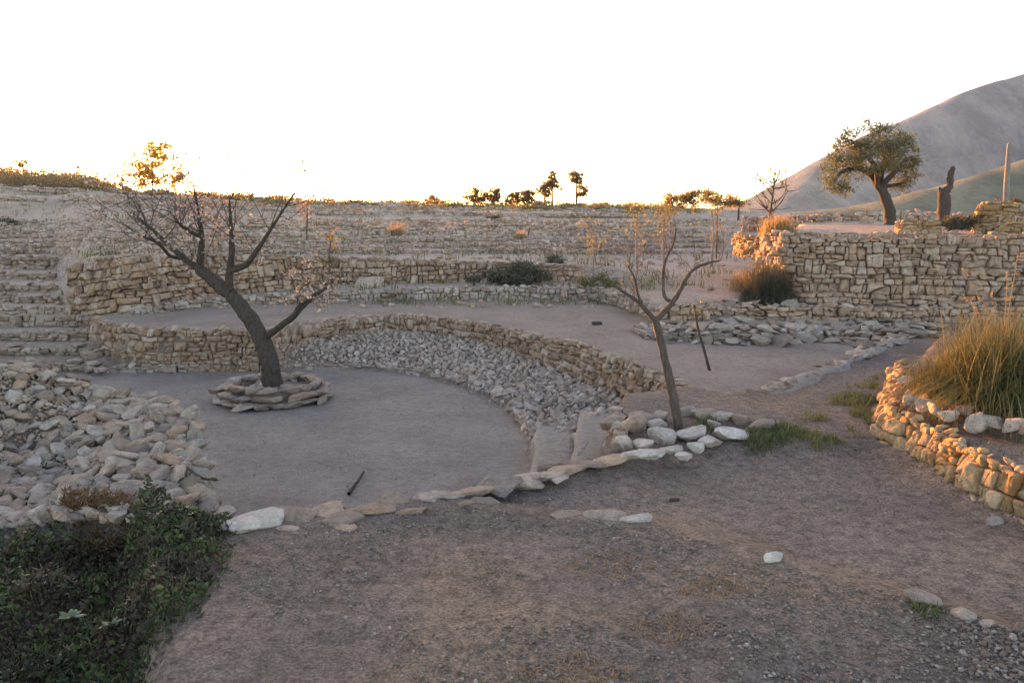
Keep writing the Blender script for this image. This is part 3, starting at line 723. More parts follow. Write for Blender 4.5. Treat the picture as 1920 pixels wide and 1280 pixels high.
# --- stone edging of the foreground
root = thing('stone_edging', 'uneven row of flat stones edging the near ground above the round yard', 'stone edging', tuple(PZ(800, 935, 0)))
for px, py, w, h in ((562, 962, 95, 40), (612, 952, 80, 30), (655, 966, 80, 30), (700, 948, 85, 28), (745, 938, 70, 26), (765, 954, 64, 26), (800, 930, 66, 30), (838, 926, 60, 34), (880, 918, 80, 28), (930, 908, 90, 30), (975, 900, 70, 28), (1010, 888, 86, 26), (1058, 876, 80, 24), (1100, 864, 70, 22), (1140, 856, 66, 22), (880, 940, 50, 24), (640, 985, 50, 22), (1040, 890, 44, 20), (905, 936, 60, 22), (540, 985, 40, 24), (420, 960, 60, 40), (395, 975, 50, 40)):
    p = PZ(px, py, 0.0); sx = w / F * p[1] * .58; sz = h / F * p[1] * .5
    put_rock('stone', p - np.array(root.location) - np.array((0, 0, .02)), (sx, sx * random.uniform(.55, .9), sz), random.choice((M['pale'], M['tan'], M['brown'])), root, (random.gauss(0, .12), random.gauss(0, .12), random.gauss(.15, .35)))
def boulder(name, label, px, py, w, h, mat, z=0.0, rot=(0.1, 0, .3), k=None, dz=0.0):
    p = PZ(px, py, z); p[2] = hz(p[0], p[1]) + dz; sx = w / F * p[1] * .54; sz = h / F * p[1] * .55
    o = put_rock(name, p, (sx, sx * .7, sz), mat, None, rot, k); return tag(o, label, 'stone')
boulder('flat_boulder', 'big pale flat-topped stone beside the dark ground cover', 484, 982, 116, 58, M['white'], rot=(.05, .08, .2), k=3)
boulder('ledge_stone', 'long low pinkish ledge stone in the bare ground, centre', 1130, 966, 84, 34, M['pale'], rot=(.12, .05, -.08), k=5, dz=-.01)
boulder('ledge_stone', 'narrow flat pinkish stone at the left end of the long ledge', 1066, 960, 66, 18, M['pale'], rot=(.05, .03, .1), k=9, dz=-.008)
boulder('ledge_stone', 'pale rounded stone at the right end of the long ledge', 1198, 972, 62, 30, M['white'], rot=(.1, 0, .1), k=7)
boulder('loose_stone', 'small white stone alone on the bare ground at right', 1450, 1050, 40, 36, M['white'], rot=(.3, .1, .8), k=2)
boulder('loose_stone', 'flat tan stone with weeds under it, lower right', 1738, 1132, 88, 36, M['pale'], rot=(.1, 0, .1), k=6)
boulder('loose_stone', 'rounded yellowish stone among gravel, lower right', 1806, 1158, 52, 42, M['pale'], k=8)
boulder('loose_stone', 'small grey stone between gravel, near the right edge', 1846, 1172, 34, 26, M['grey'], k=9)
boulder('loose_stone', 'small brown stone beside the end of the planter wall', 1885, 945, 40, 30, M['brown'], k=1)
boulder('loose_stone', 'pale stone fallen at the foot of the planter wall', 1868, 962, 36, 28, M['pale'], k=4)
boulder('earth_clod', 'dark clod lying on the bare ground left of the weeds', 1262, 917, 24, 12, M['clod'], k=10)
boulder('earth_clod', 'dark clod lying alone on the pale path', 1118, 609, 20, 16, M['clod'], z=ZT, k=11)
boulder('loose_stone', 'grey boulder leaning on the rubble wall behind the path', 690, 530, 66, 50, M['grey'], z=.12, k=12)
boulder('loose_stone', 'pale boulder lying before the olive tree trunk', 1626, 420, 24, 26, M['pale'], z=1.3, k=2)
# --- two worn steps between yard and planter
def slab(name, label, P_, z, thick):
    L = np.vstack([P_, P_[:1]]); d = resample(L, 0, 0); s = np.linspace(0, d[-1], 49)[:-1]
    Q = np.column_stack([np.interp(s, d, L[:, 0]), np.interp(s, d, L[:, 1])]); c_ = Q.mean(axis=0)
    Q = Q + np.column_stack([vnoise(Q[:, 0] * 5, Q[:, 1] * 5), vnoise(Q[:, 0] * 5 + 9, Q[:, 1] * 5)]) * .05
    v = []; n = len(Q)
    for k, dz in ((1.03, -thick), (1.02, -.02), (.97, .012), (.7, .02), (.35, .018)):
        q = c_ + (Q - c_) * k; v.append(np.column_stack([q - c_, dz + .012 * vnoise(q[:, 0] * 7, q[:, 1] * 7)]))
    v = np.vstack(v + [np.array([[0, 0, .018]])]); f = []
    for k in range(4):
        for i in range(n): a, b = k * n + i, k * n + (i + 1) % n; f.append((a, b, b + n, a + n))
    for i in range(n): f.append((4 * n + i, 4 * n + (i + 1) % n, 5 * n))
    o = mesh_obj(name, v, f, M['lime'], smooth=True, loc=(c_[0], c_[1], z)); return tag(o, label, 'step', 'worn steps beside the white planter')
slab('worn_step', 'lower pale worn step at the right rim of the round yard', TR1, -.49, .28)
slab('worn_step', 'upper pale worn step beside the white planter', TR2, -.24, .28)
# --- pale earth kerb along the near edge of the lobe
c = ext(LOBE, 0, 6, 60); v = []
for i, (x, y) in enumerate(c):
    t_ = c[min(i + 1, 59)] - c[max(i - 1, 0)]; t_ /= np.linalg.norm(t_); n_ = np.array((t_[1], -t_[0]))
    if n_ @ np.array((1, -1)) < 0: n_ = -n_
    wv = 1 + .6 * vnoise(i * .17, 3.0)
    for off, zz in ((-.08, -.06), (-.05, .07), (.02, .165), (.11, .205), (.2, .195), (.28, .10)):
        p = np.array((x, y)) + n_ * off * wv; v.append((p[0], p[1], ZT + zz * (1 + .35 * vnoise(i * .16, off * 3)) + .018 * vnoise(i * .9, off * 20)))
f = [(i * 6 + k, i * 6 + k + 1, (i + 1) * 6 + k + 1, (i + 1) * 6 + k) for i in range(59) for k in range(5)]
o = mesh_obj('earth_kerb', v, f, plain_soil('pale_earth', (.345, .275, .235)), smooth=True); tag(o, 'pale rounded earth kerb set with stones along the near side of the right-hand lobe', 'kerb')
for i in range(70):
    x, y = c[random.randrange(60)] + np.array((random.gauss(.08, .06), random.gauss(-.05, .06))); s_ = random.uniform(.025, .075)
    put_rock('stone', (x, y, ZT + .185 + random.uniform(-.02, .02)), (s_ * 1.25, s_, s_ * .55), random.choice((M['pale'], M['pale'], M['tan'])), o)
# --- walls on the upper terrace
def pyz(px, py, Y): return PY(px, py, Y)
def seg(name, label, pts, Y, mat, size, seed, front=(-.4, -1), ind=80):
    a = np.array([PY(p, q, y_) for (p, q, _), y_ in zip(pts, Y)]); zt = np.array([PY(p, t, y_)[2] for (p, _, t), y_ in zip(pts, Y)])
    return wall(name, label, 'stone wall', a, a[:, 2] - .12, zt, size, mat, ind=ind, seed=seed, front=front, caps=.8, bulge=.3)
seg('low_wall', 'short orange sunlit wall stub on the upper terrace beside the olive', [(1690, 440, 416), (1694, 442, 414), (1765, 442, 414)], (16.6, 15.2, 15.0), M['rust'], .15, 111)
seg('stone_pile', 'stacked pile of orange sunlit stones below the wooden post', [(1842, 428, 384), (1838, 436, 382), (1892, 438, 380), (1930, 438, 390)], (17.0, 14.8, 14.5, 14.4), M['rust'], .16, 112)
seg('low_wall', 'orange sunlit stones at the right end of the tall wall top', [(1884, 446, 420), (1888, 448, 420), (1935, 448, 418)], (15.0, 13.9, 13.7), M['rust'], .15, 113)
seg('low_wall', 'low shaded grey wall running behind the olive tree', [(1500, 420, 405), (1560, 420, 402), (1640, 422, 398), (1700, 420, 396), (1800, 420, 402)], (25, 25, 25, 25, 25), M['grey'], .22, 114, (0, -1), 60)
seg('low_wall', 'low shaded brown wall running behind the bare sapling', [(1390, 428, 408), (1460, 426, 408), (1550, 426, 406)], (24.2, 24.1, 24.0), M['brown'], .2, 115, (0, -1), 60)
seg('low_wall', 'orange sunlit stones on the left corner of the tall wall', [(1384, 462, 438), (1392, 470, 444), (1440, 470, 442), (1486, 468, 440)], (17.5, 15.6, 14.6, 14.0), M['rust'], .14, 116, (-1, -.6), 60)

# ------------------------------------------------------------------ plants: helpers
def spline(P_, n):
    P_ = np.asarray(P_, float); k = len(P_); out = []
    for i in range(k - 1):
        p0, p1, p2, p3 = P_[max(i - 1, 0)], P_[i], P_[i + 1], P_[min(i + 2, k - 1)]
        for t in np.linspace(0, 1, n, endpoint=False):
            out.append(.5 * ((2 * p1) + (-p0 + p2) * t + (2 * p0 - 5 * p1 + 4 * p2 - p3) * t * t + (-p0 + 3 * p1 - 3 * p2 + p3) * t ** 3))
    out.append(P_[-1]); return np.array(out)
def tube(acc, P_, rad, sides=8, knob=0.0, t=0.0, cap=True):
    P_ = np.asarray(P_); n = len(P_); rad = np.broadcast_to(rad, (n,)); T = np.gradient(P_, axis=0); T /= np.linalg.norm(T, axis=1)[:, None] + 1e-9
    u = np.cross(T[0], (0.3, .9, .1)); u /= np.linalg.norm(u) + 1e-9; v = []
    for i in range(n):
        u = u - T[i] * (u @ T[i]); u /= np.linalg.norm(u) + 1e-9; w = np.cross(T[i], u)
        a = np.arange(sides) / sides * 2 * math.pi; r_ = rad[i] * (1 + knob * rng.normal(0, 1, sides))
        v.append(P_[i] + np.cos(a)[:, None] * u * r_[:, None] + np.sin(a)[:, None] * w * r_[:, None])
    v.append(P_[-1:] + T[-1:] * rad[-1]); v = np.vstack(v); f = []
    for i in range(n - 1):
        for k in range(sides):
            a, b = i * sides + k, i * sides + (k + 1) % sides; f += [(a, b, b + sides), (a, b + sides, a + sides)]
    for k in range(sides): f.append(((n - 1) * sides + k, (n - 1) * sides + (k + 1) % sides, n * sides))
    acc.add(v, np.array(f), t)
def one_tube(name, P_, rad, mat, parent, sides=9, knob=.06):
    a = Acc(); tube(a, P_, rad, sides, knob); return a.build(name, mat, parent, smooth=True, loc=np.array(parent.location))
def twigs(acc, p, d, ln, r0, lev, tips, up=.25, wig=.25, kids=3, sides=3):
    n = 5; P_ = [np.array(p)]; d = np.array(d, float); d /= np.linalg.norm(d)
    for i in range(n):
        d = d + rng.normal(0, wig, 3) * .5 + np.array((0, 0, up * .35)); d /= np.linalg.norm(d); P_.append(P_[-1] + d * ln / n)
    tube(acc, P_, np.linspace(r0, r0 * .45, n + 1), sides)
    for i in range(2, n + 1): tips.append(P_[i])
    if lev > 0:
        for k in range(kids):
            q = rng.integers(1, n + 1); dd = d + rng.normal(0, .75, 3); twigs(acc, P_[q], dd, ln * rng.uniform(.45, .8), r0 * .6, lev - 1, tips, up, wig, kids, sides)
def leaves(acc, pts, lo, hi, asp=.45, droop=0.0, tfun=None):
    pts = np.asarray(pts); n = len(pts)
    a = rng.normal(size=(n, 3)); a[:, 2] -= droop; a /= np.linalg.norm(a, axis=1)[:, None]
    b = np.cross(a, rng.normal(size=(n, 3))); b /= np.linalg.norm(b, axis=1)[:, None] + 1e-9
    c = np.cross(a, b); s = rng.uniform(lo, hi, n)[:, None]
    V = np.stack([pts - a * s * .5, pts + b * s * asp * .5 + c * s * .06, pts + a * s * .5, pts - b * s * asp * .5 + c * s * .06], axis=1).reshape(-1, 3)
    base = np.arange(n)[:, None] * 4; Fc = np.concatenate([base + np.array([[0, 1, 2]]), base + np.array([[0, 2, 3]])], axis=0)
    t = rng.random(n) if tfun is None else tfun(pts)
    acc.v.append(V); acc.f.append(Fc + acc.n); acc.t.append(np.repeat(t, 4)); acc.n += len(V)
def clumps(blobs, n_cl, per, r_cl, gap=0.0):
    """leaf points in clumps spread through the outer volume of several ellipsoids"""
    out = []; vol = np.array([b[3] * b[4] * b[5] for b in blobs]); vol = vol ** .7 / np.sum(vol ** .7)
    for b, w in zip(blobs, vol):
        k = max(3, int(n_cl * w)); d = rng.normal(size=(k, 3)); d /= np.linalg.norm(d, axis=1)[:, None]
        c = np.array(b[:3]) + d * np.array(b[3:6]) * (rng.uniform(.25, 1.0, k) ** .45)[:, None]
        for q in c:
            m = rng.integers(per // 2, per + per // 2); out.append(q + rng.normal(0, r_cl, (m, 3)) * np.array((1, 1, .75)))
    return np.vstack(out)
def blades(acc, base, h, lean, width, seg_=4, curl=.9, tf=None):
    """curved grass blades; base Nx3, h N, lean N"""
    n = len(base); az = rng.uniform(0, 6.283, n); dirx = np.column_stack([np.cos(az), np.sin(az), np.zeros(n)]); sid = np.column_stack([-np.sin(az), np.cos(az), np.zeros(n)])
    rows = []
    for k in range(seg_ + 1):
        t = k / seg_; ang = lean * (1 - curl) + lean * curl * 2 * t * .75
        out = h[:, None] * t * (np.sin(ang * .75))[:, None] * dirx; z = (h * t * np.cos(ang * .75))[:, None] * np.array((0, 0, 1.0))
        w = width * (1 - t) ** .7 * .5 + .0006
        c_ = base + out + z; rows += [c_ - sid * w, c_ + sid * w]
    V = np.stack(rows, axis=1).reshape(-1, 3); m = 2 * (seg_ + 1); fs = []
    for k in range(seg_): a = 2 * k; fs += [(a, a + 1, a + 3), (a, a + 3, a + 2)]
    Fc = (np.arange(n)[:, None, None] * m + np.array(fs)[None]).reshape(-1, 3)
    t = rng.random(n) if tf is None else tf
    acc.v.append(V); acc.f.append(Fc + acc.n); acc.t.append(np.repeat(t, m)); acc.n += len(V)

# ------------------------------------------------------------------ leaning almond in the yard
d0 = tb[1]
at = thing('almond_tree', 'leaning dark-barked almond tree with pinkish blossom in the round yard', 'tree', tuple(tb))
def tr(seq, d=d0): return np.array([PY(a, b, d + o) for a, b, o in seq])
k = d0 / F
main = spline(tr([(515, 752, 0), (510, 715, 0), (505, 680, 0), (492, 640, 0), (466, 595, 0), (432, 550, 0)]), 5)
one_tube('trunk', main, np.interp(np.linspace(0, 1, len(main)), [0, .05, .12, .35, .7, 1], [26 * k, 20.5 * k, 18.5 * k, 18 * k, 15.5 * k, 12.5 * k]), M['bark'], at, 14, .1)
limbs = [([(434, 552, 0), (410, 534, .05), (388, 515, .1), (372, 503, .1)], 14, 10), ([(374, 504, .1), (345, 484, .2), (312, 456, .35), (285, 430, .5), (258, 408, .6)], 7, 2.5),
         ([(374, 506, .1), (377, 470, .0), (378, 440, -.1), (372, 402, -.2), (364, 350, -.3)], 8, 1.2), ([(430, 552, 0), (430, 512, -.1), (435, 470, -.2), (433, 428, -.3), (430, 375, -.35)], 9, 1.4),
         ([(432, 507, -.1), (460, 497, -.2), (476, 478, -.3), (496, 448, -.4), (522, 408, -.5), (552, 362, -.55)], 7, 1.2), ([(498, 632, 0), (530, 608, -.25), (552, 590, -.4), (562, 573, -.5), (584, 556, -.6), (606, 544, -.7)], 6.5, 3),
         ([(528, 610, -.25), (548, 598, -.2), (566, 578, -.15), (592, 554, -.1), (612, 540, -.05)], 4.5, 2), ([(345, 484, .2), (320, 480, .0), (296, 455, -.3), (270, 445, -.5)], 4, 2), ([(377, 445, -.1), (350, 430, -.4), (330, 415, -.6)], 4, 2)]
TW = Acc(); tips = []
for seq, r0, r1 in limbs:
    P_ = spline(tr(seq), 5); one_tube('branch', P_, np.linspace(r0 * k, r1 * k, len(P_)), M['bark'], at, 8, .06)
    low = seq[0][1] > 580
    m = len(P_)
    for q in range(10 if not low else 6):
        i = int(m * (rng.uniform(.3, 1.0) ** .7)); i = min(i, m - 1)
        dd = np.array((rng.normal(0, .8), rng.normal(0, .8), rng.uniform(-.05, .75))) + (P_[-1] - P_[0]) / np.linalg.norm(P_[-1] - P_[0]) * .5
        twigs(TW, P_[i], dd, rng.uniform(.45, 1.25) * (.5 if low else 1), .0065, 2, tips, up=.04, wig=.4, kids=2)
TW.build('twigs', M['bark2'], at, 'stuff', loc=tb)
tips = np.array(tips); tips = tips[tips[:, 2] < EYE + .50 + rng.normal(0, .12, len(tips))]; sel = tips[rng.random(len(tips)) < .32]
pts = np.vstack([sel + rng.normal(0, .018, sel.shape) for _ in range(3)])
A = Acc(); leaves(A, pts, .022, .05, .8); A.build('blossom', M['blossom'], at, 'stuff', loc=tb)

# ------------------------------------------------------------------ pruned young tree in the planter
sb = PZ(1273, 797, .02); d1 = sb[1]; k = d1 / F
st = thing('pruned_tree', 'slim pruned young tree with two forked arms in the white stone planter', 'tree', tuple(sb))
def tr2(seq): return np.array([PY(a, b, d1 + o) for a, b, o in seq])
P_ = spline(tr2([(1273, 800, 0), (1262, 742, 0), (1248, 680, 0), (1235, 622, 0), (1228, 597, 0)]), 5)
one_tube('trunk', P_, np.linspace(9.5 * k, 6.5 * k, len(P_)), M['bark2'], st, 10, .08)
TW = Acc(); tips = []
for seq, r0, r1 in [([(1229, 602, 0), (1213, 583, 0), (1195, 565, .02), (1170, 548, .05), (1148, 533, .08)], 5.5, 2), ([(1206, 577, 0), (1196, 550, -.03), (1190, 522, -.06), (1178, 500, -.08)], 3, 1.4),
                    ([(1229, 602, 0), (1243, 587, 0), (1262, 566, -.03), (1275, 545, -.06), (1286, 523, -.08), (1302, 504, -.1), (1328, 493, -.12), (1350, 489, -.14)], 6, 1.5), ([(1262, 568, 0), (1246, 556, .05), (1243, 522, .1), (1248, 488, .12), (1262, 458, .15), (1268, 430, .15)], 4, 1.5)]:
    P_ = spline(tr2(seq), 5); one_tube('branch', P_, np.linspace(r0 * k, r1 * k, len(P_)), M['bark2'], st, 8, .08)
    for q in range(6):
        i = rng.integers(len(P_) // 2, len(P_)); twigs(TW, P_[i], np.array((rng.normal(0, .4), rng.normal(0, .4), 1.0)), rng.uniform(.15, .4), .0028, 1, tips, up=.2, kids=2)
TW.build('twigs', M['bark2'], st, 'stuff', loc=sb)
tips = np.array(tips); A = Acc(); leaves(A, tips[rng.random(len(tips)) < .35], .012, .028, .6); A.build('leaves', M['ygreen'], st, 'stuff', loc=sb)

# ------------------------------------------------------------------ saplings
def sapling(name, label, px, py0, py1, Y, spread_px, lm, bark, nleaf=.5, r_px=2.5, lsize=(.03, .06), z=None, ntw=14, lean=0, fork=.35, tw_r=.004, group=None):
    b = PY(px, py0, Y); b[2] = hz(b[0], b[1]); top = PY(px + lean, py1, Y); k_ = Y / F
    root = thing(name, label, 'tree', tuple(b), group); Hh = top[2] - b[2]
    mid_ = b + (top - b) * .5 + np.array((rng.normal(0, .03), rng.normal(0, .03), 0)) * Hh
    P_ = spline(np.array([b, mid_, b + (top - b) * .85]), 5); one_tube('trunk', P_, np.linspace(r_px * k_, r_px * k_ * .4, len(P_)), bark, root, 7, .06)
    TW = Acc(); tips = []
    for q in range(ntw):
        i = rng.integers(int(len(P_) * fork), len(P_)); dd = np.array((rng.normal(0, .7), rng.normal(0, .7), rng.uniform(.3, 1)))
        twigs(TW, P_[i], dd, spread_px * k_ * rng.uniform(.6, 1.2), tw_r, 1, tips, up=.2, kids=3)
    TW.build('twigs', bark, root, 'stuff', loc=b)
    tips = np.array(tips); s = tips[rng.random(len(tips)) < nleaf]
    if len(s): A = Acc(); leaves(A, np.vstack([s, s + rng.normal(0, .03, s.shape)]), *lsize, .6); A.build('leaves', lm, root, 'stuff', loc=b)
    return root
sapling('bare_sapling', 'bare grey sapling standing left of the olive tree', 1453, 438, 312, 17.0, 56, M['ygreen'], M['bark2'], .0, 3.2, ntw=15, fork=.4, tw_r=.019)
sapling('young_tree', 'wispy yellow-leaved young tree behind the right end of the path', 1112, 520, 410, 17.5, 34, M['ygreen'], M['barkg'], .5, 2)
sapling('young_tree', 'wispy yellow-green young tree just left of the pruned tree top', 1195, 510, 392, 18.5, 36, M['ygreen'], M['barkg'], .6, 2)
sapling('young_tree', 'brightest yellow-green young tree above the pruned tree', 1245, 500, 385, 19.5, 40, M['ygreen'], M['barkg'], .9, 2, ntw=20)
sapling('young_tree', 'yellow-green young tree between the pruned tree and tall wall', 1335, 480, 375, 20.5, 38, M['ygreen'], M['barkg'], .7, 2)
sapling('young_tree', 'small yellowish young tree right of the leaning almond', 622, 540, 425, 16.8, 34, M['ygreen'], M['bark2'], .55, 2)
sapling('young_tree', 'small pink-blossomed young tree behind the leaning almond', 575, 470, 375, 21.5, 30, M['blossom'], M['bark2'], .8, 2)
sapling('young_tree', 'thin twiggy sapling on the skyline by the scrub bush', 1345, 440, 330, 24, 24, M['scrub'], M['bark2'], .3, 1.6, ntw=8, tw_r=.006)
sapling('young_tree', 'pink-tinged twiggy young tree left of the almond crown', 262, 470, 380, 22, 36, M['blossom'], M['bark2'], .5, 2)
# small staked sapling with a tuft
b = PZ(1331, 694, ZT); root = thing('staked_sapling', 'thin leaning sapling with a leafy tuft standing in the right-hand lobe', 'tree', tuple(b))
P_ = spline(np.array([PY(a, c_, b[1]) for a, c_ in ((1331, 696), (1320, 655), (1308, 612), (1302, 572))]), 4); one_tube('trunk', P_, np.linspace(3 * b[1] / F, 2 * b[1] / F, len(P_)), M['bark'], root, 7, .05)
A = Acc(); leaves(A, PY(1302, 576, b[1]) + rng.normal(0, .04, (70, 3)) * np.array((1.5, 1, .8)), .02, .05, .4); A.build('leaves', M['olive'], root, 'stuff', loc=b)
# stick on the yard
p0, p1 = PZ(654, 925, ZP + .02), PZ(682, 884, ZP + .03); a = Acc(); tube(a, spline(np.array([p0, (p0 + p1) / 2 + np.array((.01, 0, .01)), p1]), 4), np.linspace(.016, .011, 9), 7, .06)
o = a.build('stick', M['bark'], None, smooth=True, loc=p0); tag(o, 'dark stick lying on the round yard near its front edge', 'stick')

# ------------------------------------------------------------------ olive tree, dead trunk, post
Y = 21.0; ob = PY(1668, 424, Y); ob[2] = hz(ob[0], ob[1]); k = Y / F
ot = thing('olive_tree', 'round-crowned olive tree standing above the tall stone wall', 'tree', tuple(ob))
P_ = spline(np.array([ob - np.array((0, 0, .1)), PY(1668, 398, Y), PY(1660, 370, Y), PY(1646, 345, Y)]), 5); one_tube('trunk', P_, np.interp(np.linspace(0, 1, len(P_)), [0, .15, 1], [15 * k, 10.5 * k, 8 * k]), M['bark'], ot, 11, .1)
for seq, r0, r1 in [([(1648, 348, 0), (1630, 325, .1), (1605, 315, .1), (1575, 325, 0), (1562, 345, 0)], 7, 2.5), ([(1648, 350, 0), (1655, 310, .2), (1665, 280, .3), (1660, 255, .3)], 7, 2), ([(1650, 352, 0), (1680, 320, -.3), (1700, 300, -.3), (1712, 295, -.3)], 6, 2), ([(1646, 348, 0), (1640, 310, -.4), (1610, 280, -.6), (1595, 262, -.6)], 5, 2), ([(1652, 350, 0), (1690, 345, .2), (1702, 335, .3)], 4, 2)]:
    P_ = spline(np.array([PY(a, b_, Y + o_) for a, b_, o_ in seq]), 4); one_tube('branch', P_, np.linspace(r0 * k, r1 * k, len(P_)), M['bark'], ot, 7, .08)
bl = []
for px, py, rx, rz_, o_ in ((1570, 325, 38, 32, 0), (1590, 285, 40, 32, .2), (1620, 258, 40, 28, 0), (1655, 265, 44, 34, -.4), (1690, 290, 34, 36, 0), (1700, 328, 24, 28, .1), (1640, 290, 50, 36, -.6), (1645, 295, 46, 36, .7), (1575, 348, 22, 18, -.1), (1690, 345, 20, 14, .2)):
    c_ = PY(px, py, Y + o_); bl.append((*c_, rx * k, rx * k * 1.1, rz_ * k))
A = Acc(); leaves(A, clumps(bl, 330, 42, .075), .05, .11, .32, .2); A.build('crown', M['olive'], ot, 'stuff', loc=ob)
Y = 19.0; b = PY(1770, 402, Y); b[2] = hz(b[0], b[1]) - .05; root = thing('dead_trunk', 'crooked dead tree trunk standing right of the olive tree', 'tree trunk', tuple(b)); k = Y / F
P_ = spline(np.array([b, PY(1770, 385, Y), PY(1770, 362, Y), PY(1780, 350, Y), PY(1782, 330, Y), PY(1787, 315, Y)]), 4); one_tube('trunk', P_, np.interp(np.linspace(0, 1, len(P_)), [0, .4, .55, 1], [11 * k, 10 * k, 6.5 * k, 4.5 * k]), M['bark'], root, 9, .12)
P_ = np.array([PY(1768, 366, Y), PY(1764, 360, Y), PY(1762, 352, Y)]); one_tube('branch_stub', P_, np.array((5 * k, 3.5 * k, 2 * k)), M['bark'], root, 7, .1)
Y = 16.0; b = PY(1887, 392, Y); b[2] = 1.3; a = Acc(); k = Y / F
P_ = np.array([PY(1885, 420, Y), PY(1887, 360, Y), PY(1890, 310, Y), PY(1893, 270, Y)]); tube(a, spline(P_, 3), np.linspace(6 * k, 4.2 * k, 10), 8, .04)
o = a.build('wooden_post', M['wood'], None, smooth=True, loc=P_[0]); tag(o, 'weathered upright wooden post behind the stone pile at right', 'post')

# ------------------------------------------------------------------ bushes
def bush(name, label, blobs, Y, lm, n_cl=60, per=26, r_cl=.06, ls=(.05, .1), asp=.4, trunk=None, cat='bush', group=None, bark='bark'):
    k_ = Y / F; bl = []; low = max(blobs, key=lambda q: q[1] + q[3])
    b = PY(low[0], low[1] + low[3], Y); b[2] = hz(b[0], b[1]) - .02
    root = thing(name, label, cat, tuple(b), group)
    for px, py, rx, rz_ in blobs: c_ = PY(px, py, Y); bl.append((*c_, rx * k_, rx * k_, rz_ * k_))
    A = Acc(); leaves(A, clumps(bl, n_cl, per, r_cl), *ls, asp); A.build('crown', lm, root, 'stuff', loc=b)
    for i, q in enumerate(trunk or [(low[0], low[1] + low[3])]):
        g_ = PY(q[0], q[1], Y); g_[2] = hz(g_[0], g_[1]) - .05; tgt = min(bl, key=lambda w: abs(w[0] - g_[0])); e_ = np.array(tgt[:3])
        one_tube('trunk', spline(np.array([g_, (g_ + e_) / 2 + rng.normal(0, .03, 3), e_]), 3), np.linspace(2.4, 1.0, 7) * k_, M[bark], root, 6, .08)
    return root
YS = 75.0
kw = dict(r_cl=.16, ls=(.16, .32), asp=.55)
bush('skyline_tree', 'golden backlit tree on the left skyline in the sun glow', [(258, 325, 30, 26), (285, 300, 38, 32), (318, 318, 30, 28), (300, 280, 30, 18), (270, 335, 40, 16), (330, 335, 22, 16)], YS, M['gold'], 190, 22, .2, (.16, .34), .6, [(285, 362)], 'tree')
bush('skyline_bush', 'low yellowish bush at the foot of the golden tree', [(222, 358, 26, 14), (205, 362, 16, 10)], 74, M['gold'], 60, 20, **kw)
bush('umbrella_tree', 'tiny flat-topped tree on the far left hilltop', [(42, 306, 16, 6)], 76, M['scrub'], 24, 16, r_cl=.12, ls=(.14, .26), asp=.5, trunk=[(46, 328)], cat='tree')
bush('skyline_bush', 'round lone bush on the skyline, leftmost of the centre row', [(812, 378, 14, 12)], YS, M['scrub'], 34, 20, **kw)
bush('skyline_tree', 'broad twin-crowned bush tree on the centre skyline', [(885, 366, 15, 17), (900, 370, 14, 14), (925, 366, 16, 15), (935, 358, 8, 7), (915, 374, 22, 8)], YS, M['scrub'], 95, 22, **kw, trunk=[(890, 386), (922, 386)], cat='tree')
bush('skyline_tree', 'low spreading bush tree right of the twin-crowned one', [(958, 375, 11, 12), (980, 370, 17, 12), (994, 370, 10, 13)], YS, M['scrub'], 75, 22, **kw, trunk=[(960, 388), (985, 388)], cat='tree')
bush('skyline_tree', 'taller thin-trunked tree with a high crown on the centre skyline', [(1038, 335, 10, 11), (1022, 358, 13, 13), (1036, 348, 10, 10), (1050, 352, 5, 5)], YS, M['scrub'], 66, 22, **kw, trunk=[(1020, 386), (1036, 386)], cat='tree')
bush('skyline_tree', 'slender tree of two stacked crowns, rightmost on the centre skyline', [(1081, 332, 13, 12), (1090, 358, 11, 11)], YS, M['scrub'], 52, 22, **kw, trunk=[(1081, 388)], cat='tree')
bush('skyline_bush', 'wide brown-green bush on the skyline left of the bare sapling', [(1270, 375, 26, 14), (1305, 370, 30, 14), (1330, 366, 14, 12), (1355, 376, 30, 12), (1385, 382, 16, 8)], 46, M['scrub'], 170, 22, .12, (.1, .2), .5)
bush('hill_bush', 'small dark round bush on the hillside below the skyline trees', [(928, 411, 15, 8), (915, 412, 8, 6)], 40, M['dark'], 40, 20, .08, (.08, .16))
bush('hill_bush', 'dark grey-green shrub at the left edge of the hillside', [(8, 420, 20, 14), (-10, 425, 20, 12)], 30, M['dark'], 60, 20, .08, (.06, .13))
bush('dark_shrub', 'dark spreading shrub before the rubble wall behind the path', [(945, 515, 34, 17), (985, 508, 36, 20), (1010, 516, 24, 14), (970, 520, 50, 11)], 17.2, M['dark'], 190, 30, .05, (.04, .09), .35)
bush('dark_shrub', 'small dark shrub just behind the dark spreading one', [(1040, 492, 16, 13), (1034, 502, 12, 10)], 19.0, M['dark'], 55, 26, .05, (.04, .09), .35)
bush('dark_shrub', 'low dark weed patch left of the spreading shrub', [(885, 522, 22, 5)], 17.0, M['dark'], 36, 22, .04, (.03, .07), .35)
bush('dark_shrub', 'dark purplish bush among the orange stones on the upper terrace', [(1800, 416, 24, 15), (1785, 420, 18, 12), (1822, 414, 16, 14)], 15.0, M['dark'], 100, 26, .045, (.03, .07), .35)
bush('dark_shrub', 'low dark bush beside the wooden post on the upper terrace', [(1890, 378, 22, 6), (1905, 380, 14, 6)], 26.0, M['dark'], 40, 20, .06, (.05, .1), .35)
bush('dark_shrub', 'low dark hedge-like bush behind the olive trunk', [(1600, 408, 34, 6), (1650, 405, 30, 8), (1710, 408, 30, 6)], 26.0, M['dark'], 90, 22, .07, (.05, .1), .35)
bush('green_shrub', 'low weedy shrub at the right end of the path kerb', [(1105, 528, 18, 12), (1140, 535, 20, 9), (1125, 520, 12, 8)], 16.6, M['tuss'], 60, 20, .05, (.04, .08), .3)
